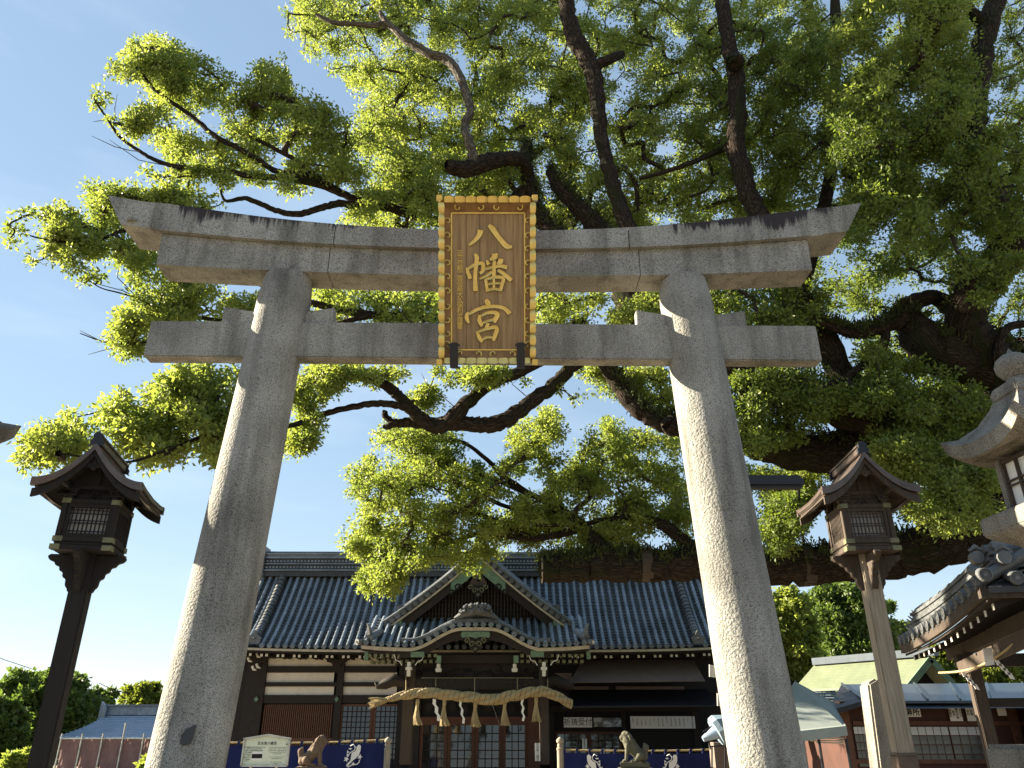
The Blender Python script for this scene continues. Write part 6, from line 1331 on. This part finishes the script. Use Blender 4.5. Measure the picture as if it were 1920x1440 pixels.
def olat(u0, v0, u1, v1, nc, nr, m='shoji'):
    fr = O_(u0, v0, u1, v1, 'lattice_window', 'redwood', Y0 - .03, .02)
    x0, x1 = PX(u0, (v0 + v1) / 2, Y0 - .04), PX(u1, (v0 + v1) / 2, Y0 - .04); z0, z1 = PZ(v1, Y0 - .04), PZ(v0, Y0 - .04); w_, h_ = (x1 - x0) / nc, (z1 - z0) / nr
    pm = MB().box(-w_ * .45, 0, -h_ * .44, w_ * .45, .008, h_ * .44).mesh('pane', M[m]); pg = MB().box(-w_ * .45, 0, -h_ * .44, w_ * .45, .008, h_ * .44).mesh('pane', M['dimglass'])
    for i in range(nc):
        for j in range(nr):
            inst('pane', pm if j == nr - 1 else pg, fr, (x0 + w_ * (i + .5) - oo.x, Y0 - .045 - oo.y, z0 + h_ * (j + .5)))
olat(1606, 1362, 1652, 1438, 6, 5); olat(1712, 1362, 1784, 1432, 5, 4); olat(1786, 1362, 1870, 1432, 5, 4)
def osign(u0, v0, u1, v1, name):
    o = O_(u0, v0, u1, v1, name, 'paper', Y0 - .09, .015); return PX((u0 + u1) / 2, (v0 + v1) / 2, Y0 - .09) - oo.x, PZ((v0 + v1) / 2, Y0 - .09)
cx, cz = osign(1682, 1328, 1726, 1344, 'name_sign'); text_mesh('社務所', .155, M['ink'], of, (cx, -.096, cz), RT, offset=.003)
cx, cz = osign(1780, 1323, 1803, 1352, 'paper_notice')
for i, s in enumerate(['お守り', '御朱印帳', '絵馬', '破魔矢']): text_mesh('\n'.join(s), .055, M['ink'], of, (cx + .1 - .07 * i, -.096, cz), RT)
cx, cz = osign(1812, 1322, 1846, 1352, 'paper_notice')
for i, s in enumerate(['御祈祷', '安産', '初宮詣', '厄除', '受付']): text_mesh('\n'.join(s), .055, M['ink'], of, (cx + .14 - .075 * i, -.096, cz), RT)
osign(1726, 1321, 1778, 1325, 'paper_strip'); osign(1870, 1322, 1886, 1342, 'poster')
# tent, far roofs
q = P(1540, 1340, 16); te = thing('marquee_tent', 'white canvas marquee roof between right pillar and red-brown office', 'tent', (q.x, 16, 0)); tq = Vector((q.x, 16, 0))
a = [P(1430, 1378, 14.5), P(1586, 1361, 14.5), P(1560, 1315, 16.5), P(1490, 1277, 16)]; BB(MB().hexa([p + Vector((0, 0, -.03)) for p in a], a), 'canvas_roof', 'tent', te, tq)
a = [P(1430, 1400, 14.48), P(1590, 1379, 14.48), P(1590, 1379, 14.5), P(1430, 1400, 14.5)]; bt = [P(1430, 1379, 14.48), P(1587, 1362, 14.48), P(1587, 1362, 14.5), P(1430, 1379, 14.5)]; BB(MB().hexa(a, bt), 'valance', 'tent', te, tq)
for u in (1535, 1586): a = P(u, 1385, 14.7); BB(MB().tube([(a.x, a.y, 0), tuple(a)], .025, 6), 'pole', 'iron', te, tq)
for k in range(3): BB(MB().tube([tuple(P(1510 + 10 * k, 1386 + 3 * k, 15)), tuple(P(1582, 1384 + 5 * k, 15))], .012, 5), 'roof_rod', 'frame_al', te, tq)
Yt = 27; t = thing('far_tiled_roof', 'low blue-grey tiled roof between the marquee and dark evergreens', 'building', (PX(1570, 1330, Yt), Yt, 0)); tq = Vector(t.location)
xa, xb = PX(1460, 1300, Yt), PX(1700, 1300, Yt); za, zb_ = PZ(1266, Yt + 1.5), PZ(1325, Yt - 2)
for i in range(12):
    t0, t1 = i / 12, (i + 1) / 12; a_ = [(xa, Yt + 1.5 - 3.5 * t0, za + (zb_ - za) * t0), (xb, Yt + 1.5 - 3.5 * t0, za + (zb_ - za) * t0), (xb, Yt + 1.5 - 3.5 * t1, za + (zb_ - za) * t1 + .05), (xa, Yt + 1.5 - 3.5 * t1, za + (zb_ - za) * t1 + .05)]
    BB(MB().hexa([(p[0], p[1], p[2] - .04) for p in a_], a_), 'tile_course', 'tile', t, tq)
BB(MB().tube([(xa, Yt + 1.5, za + .08), (xb, Yt + 1.5, za + .08)], .10, 8), 'ridge', 'tile', t, tq); BB(MB().box(xa, Yt - 1.2, 0, xb, Yt + 2.5, zb_ + .1), 'wall', 'plaster', t, tq)
Yg = 23; t = thing('green_gabled_building', 'small building with pale green copper gable roof behind the office', 'building', (PX(1720, 1250, Yg), Yg, 0)); tq = Vector(t.location)
pk = P(1742, 1229, Yg - 1.5); lo = P(1620, 1282, Yg); rt = P(1790, 1283, Yg - 1.5); bk = pk + Vector((-.4, 4, 0))
pl = P(1698, 1284, Yg - 1.5)
N = 9
for i in range(N):
    A0 = pk.lerp(pl, i / N); A1 = pk.lerp(pl, (i + .95) / N); d_ = Vector((-1.9, 3.2, 0))
    a_ = [A0, A1, A1 + d_, A0 + d_]; BB(MB().hexa([p + Vector((0, 0, -.06)) for p in a_], a_), 'roof_strip', 'greentin', t, tq)
a_ = [pk, rt, rt + Vector((-1.9, 3.2, 0)), pk + Vector((-1.9, 3.2, 0))]; BB(MB().hexa([p + Vector((0, 0, -.06)) for p in a_], a_), 'roof_slope', 'greentin', t, tq)
BB(MB().bar(pk + Vector((0, -.05, -.1)), rt + Vector((0, -.05, -.1)), .08, .16), 'bargeboard', 'copper', t, tq); BB(MB().bar(pk + Vector((0, -.05, -.1)), pl + Vector((0, -.05, -.1)), .08, .16), 'bargeboard', 'copper', t, tq)
BB(MB().bar(pk + Vector((.1, -.2, .08)), pk + Vector((-1.9, 3.2, .08)), .22, .2), 'ridge', 'tin', t, tq)
BB(MB().hexa([(pl.x + .1, Yg - 1.0, 0), (rt.x - .1, Yg - 1.0, 0), (rt.x - .1, Yg + 2, 0), (pl.x + .1, Yg + 2, 0)], [(pl.x + .1, Yg - 1.0, pl.z + .3), (rt.x - .1, Yg - 1.0, pl.z + .3), (rt.x - .1, Yg + 2, pl.z + .3), (pl.x + .1, Yg + 2, pl.z + .3)]), 'wall', 'hallwood', t, tq)
BB(MB().prism([(pl.x, pl.z - .05), (rt.x, rt.z - .05), (pk.x, pk.z - .1)], Yg - 1.1, Yg - 1.05, 'xz'), 'gable_wall', 'void', t, tq)
# wrapped festival float parts beside the hall
t = thing('wrapped_ornament', 'vinyl-wrapped blue-grey tapered ornament stored on trestles beside the hall', 'wrapped object', (P(1350, 1370, 20).x, 20, 0)); tq = Vector(t.location)
A, B, C_, D_ = P(1318, 1386, 20), P(1342, 1373, 20), P(1350, 1368, 20), P(1400, 1340, 20)
BB(MB().tube([A, B], [.06, .16], 12), 'tapered_tip', 'bluetin', t, tq, smooth=True); BB(MB().tube([B, C_, P(1364, 1359, 20)], [.34, .36, .25], 8), 'wrapped_collar', 'vinyl', t, tq); BB(MB().tube([C_, D_], [.18, .2], 12), 'wrapped_shaft', 'bluetin', t, tq)
for (u0, v0, u1, v1) in ((1335, 1400, 1335, 1440), (1360, 1385, 1360, 1440), (1330, 1400, 1380, 1396), (1318, 1372, 1352, 1352), (1326, 1366, 1332, 1405)): BB(MB().bar(P(u0, v0, 20), P(u1, v1, 20), .03), 'trestle_bar', 'iron', t, tq)
BB(fbox(MB(), 1340, 1392, 1400, 1440, 20.3, .5), 'crate', 'awning', t, tq); 
for (u, v) in ((1345, 1258), (1360, 1312)):
    q = P(u, v, 24); o = MB().hexa([(-.25, 0, -.16), (.2, 0, -.22), (.2, .03, -.22), (-.25, .03, -.16)], [(-.22, 0, .18), (.22, 0, .10), (.22, .03, .10), (-.22, .03, .18)]).build('hanging_paper_sheet', M['paper'], None); o.location = q; tag(o, 'upper crumpled white sheet hanging beside the hall eave' if v < 1300 else 'lower white sheet half hidden by the right pillar', 'paper sheet', 'white sheets hanging beside the hall')
q = P(1371, 1325, 8.0); q2 = P(1388, 1440, 8.0); q2 = q + (q2 - q) * (q.z / (q.z - q2.z)); o = MB().tube([Vector((0, 0, 0)), q - q2], .035, 10).build('drain_pole', M['midwood'], None); o.location = q2; tag(o, 'thin brown pole leaning just behind the right granite pillar', 'pole')

# ---------------- water pavilion at right ----------------
base = P(1838, 1098, 7.6); pv = thing('water_pavilion', 'open timber purification pavilion with grey tiled roof and straw rope', 'pavilion', (base.x, base.y, 0), R(-12.6)); H0 = base.z
LN = 3.55
def ev(y): t = max(0, min(1, y / LN)); return H0 - .24 * (1 - (1 - t) ** 2.0) + .10 * max(0, (t - .8) / .2) ** 2 * 0
def Vb(mb, name, m, **k): return mb.build(name, M[m], pv, **k)
# roof deck rising inward (+x) from the left eave and from the near eave (+y)
ys = [LN * i / 12 for i in range(13)]
Vb(MB().sheet([[(.04, max(y, .05), ev(y)) for y in ys], [(.5, max(y, .55), ev(y) + .26) for y in ys], [(1.2, max(y, 1.25), ev(y) + .75) for y in ys], [(2.2, max(y, 2.2), ev(y) + 1.7) for y in ys]], .08), 'roof_deck', 'tilejoint')
disc = MB(); n = 14
for (r_, yy_) in ((.066, .03), (.066, -.012), (.056, -.016), (.050, -.004), (.03, -.004), (.026, -.014)):
    for k in range(n): disc.v.append((yy_, math.cos(2 * math.pi * k / n) * r_, math.sin(2 * math.pi * k / n) * r_))
for i in range(5):
    for k in range(n): disc.f.append((i * n + k, i * n + (k + 1) % n, (i + 1) * n + (k + 1) % n, (i + 1) * n + k))
disc.f.append(tuple(5 * n + k for k in range(n)))
for k in range(8):    # raised beads of the moulded crest ring
    a = 2 * math.pi * k / 8; disc.box(-.012, math.cos(a) * .040 - .004, math.sin(a) * .040 - .004, -.003, math.cos(a) * .040 + .004, math.sin(a) * .040 + .004)
dme = disc.mesh('eave_tile_disc', M['tile2'])
rowm = MB().tube([(.0, 0, .0), (.5, 0, .26), (1.2, 0, .75), (2.2, 0, 1.7)], [.066, .06, .06, .06], 10).mesh('cover_tile_row', M['tile2'], smooth=True)
for i in range(15):
    y = .10 + (LN - .2) * i / 14; inst('cover_tile_row', rowm, pv, (0, y, ev(y) + .055)); inst('eave_tile_disc', dme, pv, (-.01, y, ev(y) + .055))
    if i < 14: 
        pn = MB().sheet([[(-.005, y + .115 * (k / 4), ev(y) + .03 - .045 * math.sin(math.pi * k / 4)) for k in range(5)][:], [(.5, y + .115 * (k / 4) * 2, ev(y) + .27 - .02) for k in range(5)]], .02); Vb(pn, 'pan_tile', 'pan')
# near eave: large discs facing the viewer
rowy = MB().tube([(0, 0, .0), (0, .3, .10)], [.058, .055], 12).mesh('cover_tile_row', M['tile2'], smooth=True)
dm2 = MB()
for (r_, yy_) in ((.066, .03), (.066, -.015), (.057, -.020), (.051, -.005), (.028, -.005), (.022, -.016)):
    for k in range(16): dm2.v.append((math.cos(2 * math.pi * k / 16) * r_, yy_, math.sin(2 * math.pi * k / 16) * r_))
for i in range(5):
    for k in range(16): dm2.f.append((i * 16 + k, i * 16 + (k + 1) % 16, (i + 1) * 16 + (k + 1) % 16, (i + 1) * 16 + k))
dm2.f.append(tuple(5 * 16 + k for k in range(16)))
for k in range(9):
    a = 2 * math.pi * k / 9; dm2.box(math.cos(a) * .039 - .004, -.015, math.sin(a) * .039 - .004, math.cos(a) * .039 + .004, -.003, math.sin(a) * .039 + .004)
dm2 = dm2.mesh('large_disc', M['tile2'])
for i in range(12):
    x = .04 + .27 * i; z = H0 + .05 + (.0 if i else .04); inst('cover_tile_row', rowy, pv, (x, -.06, z)); inst('large_disc', dm2, pv, (x, -.08, z))
Vb(MB().sheet([[(x, -.05, H0 - .02) for x in (.05, 1, 2, 3.3)], [(x, .5, H0 + .20) for x in (.6, 1.3, 2.2, 3.3)], [(x, 1.1, H0 + .52) for x in (1.2, 1.9, 2.6, 3.3)]], .06), 'near_roof_deck', 'tilejoint')
# stacked ridge courses parallel to both eaves
for k, (h, w_) in enumerate(((.24, .11), (.285, .125), (.33, .105), (.375, .12))):
    N = 12
    for i in range(N):
        y0_ = .10 + (LN - .25) * i / N + .04 * (k % 2); y1_ = y0_ + (LN - .25) / N - .008
        Vb(MB().hexa([(.30 - w_, y0_, ev(y0_) + h), (.30 + w_, y0_, ev(y0_) + h), (.30 + w_, y1_, ev(y1_) + h), (.30 - w_, y1_, ev(y1_) + h)], [(.30 - w_, y0_, ev(y0_) + h + .036), (.30 + w_, y0_, ev(y0_) + h + .036), (.30 + w_, y1_, ev(y1_) + h + .036), (.30 - w_, y1_, ev(y1_) + h + .036)]), 'ridge_course_tile', 'tile2')
    for i in range(9):
        x0 = .25 + .34 * i; Vb(MB().box(x0, .42 - w_, H0 + h - .02 + .01 * i, x0 + .332, .42 + w_, H0 + h + .016 + .01 * i), 'ridge_course_tile', 'tile2')
for i in range(8):
    y0_ = .1 + (LN - .2) * i / 8; y1_ = y0_ + (LN - .2) / 8; Vb(MB().tube([(.30, y0_, ev(y0_) + .43), (.30, y1_, ev(y1_) + .43)], [.07, .058], 10), 'ridge_cap_tile', 'tile2', smooth=True)
for i in range(9): Vb(MB().tube([(.25 + .34 * i, .42, H0 + .42 + .01 * i), (.59 + .34 * i, .42, H0 + .42 + .01 * i)], [.058, .07], 10), 'ridge_cap_tile', 'tile2', smooth=True)
for (x, y, z) in ((.27, .02, H0 + .26), (.12, .28, H0 + .32), (.30, LN, ev(LN) + .28)):
    Vb(MB().tube([(x, y - .06, z), (x, y + .03, z)], [.065, .07], 12).tube([(x - .06, y - .03, z + .07), (x, y - .04, z + .11), (x + .06, y - .03, z + .07)], [.015, .03, .015], 6), 'demon_tile', 'tile2', smooth=True)
mb = MB()
for k in range(6): mb.tube([(.22 + .03 * k, LN + .05, ev(LN) + .2 + .03 * k), (.16 + .03 * k, LN + .25, ev(LN) + .30 + .04 * k)], [.03, .008], 6)
Vb(mb, 'crest_fins', 'tile2')
# upper roof plane of tile, its sunlight put into the straw colour
Vb(MB().sheet([[(.85, .4, H0 + .75), (.9, 2.6, H0 + .70)], [(2.6, .4, H0 + 1.75), (2.6, 2.6, H0 + 1.72)]], .06), 'upper_roof', 'straw')
# eave timbers and rafters
Vb(MB().sheet([[(.0, y, ev(y) - .0) for y in ys], [(.0, y, ev(y) - .10) for y in ys]], .05, (1, 0, 0)), 'eave_fascia', 'midwood')
Vb(MB().sheet([[(.05, y, ev(y) - .105) for y in ys], [(1.0, y, ev(y) + .25) for y in ys]], .03), 'soffit_boards', 'hallwood')
rf = MB().bar((.0, 0, 0), (.95, 0, .33), .045, .06).mesh('rafter', M['hallwood']); re_ = MB().box(-.008, -.023, -.03, .0, .023, .03).mesh('rafter_end', M['whitepaint'])
for i in range(14):
    y = .14 + (LN - .3) * i / 13; inst('rafter', rf, pv, (.12, y, ev(y) - .17)); inst('rafter_end', re_, pv, (.118, y, ev(y) - .17))
Vb(MB().box(-.02, -.02, H0 - .12, 3.3, .06, H0 - .03), 'near_fascia', 'midwood')
Vb(MB().bar((.62, -.15, H0 - .22), (.62, LN, ev(LN) - .12), .12, .16), 'eave_beam', 'midwood'); Vb(MB().bar((.58, .25, H0 - .30), (3.2, .25, H0 - .28), .12, .15), 'near_beam', 'hallwood')
Vb(MB().bar((.45, LN - .75, ev(LN) - .26), (3.4, LN - .75, ev(LN) - .26), .14, .15), 'cross_beam', 'hallwood')
for (x, y) in ((.62, LN - .75), (3.0, LN - .75), (3.0, .3)): Vb(MB().box(x - .075, y - .075, 0, x + .075, y + .075, ev(y) - .34), 'post', 'midwood', bevel=.01)
Vb(MB().box(.55, LN - .80, ev(LN) - .80, 3.3, LN - .70, ev(LN) - .70), 'tie_rail', 'hallwood')
Vb(MB().box(1.75, LN - .86, ev(LN) - .18, 1.95, LN - .66, ev(LN) + .3), 'strut', 'hallwood')
Vb(MB().prism([(1.35, ev(LN) + .05), (1.75, ev(LN) + .05), (1.72, ev(LN) - .12), (1.55, ev(LN) - .24), (1.38, ev(LN) - .12)], LN - 1.0, LN - .95, 'xz'), 'carved_pendant', 'hallwood')
A = P(1757, 1262, 10.4); B = P(1925, 1182, 8.0)
def w2l(p): return Matrix.Rotation(R(12.6), 3, 'Z') @ (Vector(p) - Vector((base.x, base.y, 0)))
Vb(MB().bar(w2l(P(1800, 1255, 10.0)), w2l(P(1960, 1180, 7.6)), .04, .16), 'side_tie_beam', 'midwood')
wr = thing('pavilion_rope', 'thin straw rope with white paper streamers strung on the water pavilion', 'rope', A)
pts = [A.lerp(B, t) + Vector((0, -.05, -.12 * math.sin(math.pi * t))) - A for t in [i / 14 for i in range(15)]]
MB().tube(pts, .013, 6).build('rope_strand', M['straw'], wr)
for t in (.25, .62, .93):
    c = A.lerp(B, t) - A + Vector((0, -.08, -.12 * math.sin(math.pi * t))); mb = MB()
    for k in range(4):
        f = [c + Vector((.035 * k, 0, -.045 * k)), c + Vector((.035 * k + .045, 0, -.045 * k - .01)), c + Vector((.035 * k + .07, 0, -.045 * k - .075)), c + Vector((.035 * k + .02, 0, -.045 * k - .065))]; mb.hexa(f, [p + Vector((0, .004, 0)) for p in f])
    mb.build('paper_streamer', M['paper'], wr)
a_ = [P(1843, 1216, 8.7), P(1859, 1214, 8.7), P(1865, 1246, 8.7), P(1849, 1249, 8.7)]; o = MB().hexa([p - a_[0] for p in a_], [p - a_[0] + Vector((0, .01, 0)) for p in a_]).build('paper_placard', M['paper'], None); o.location = a_[0]; tag(o, 'small blank white placard tied to the pavilion rope', 'placard')
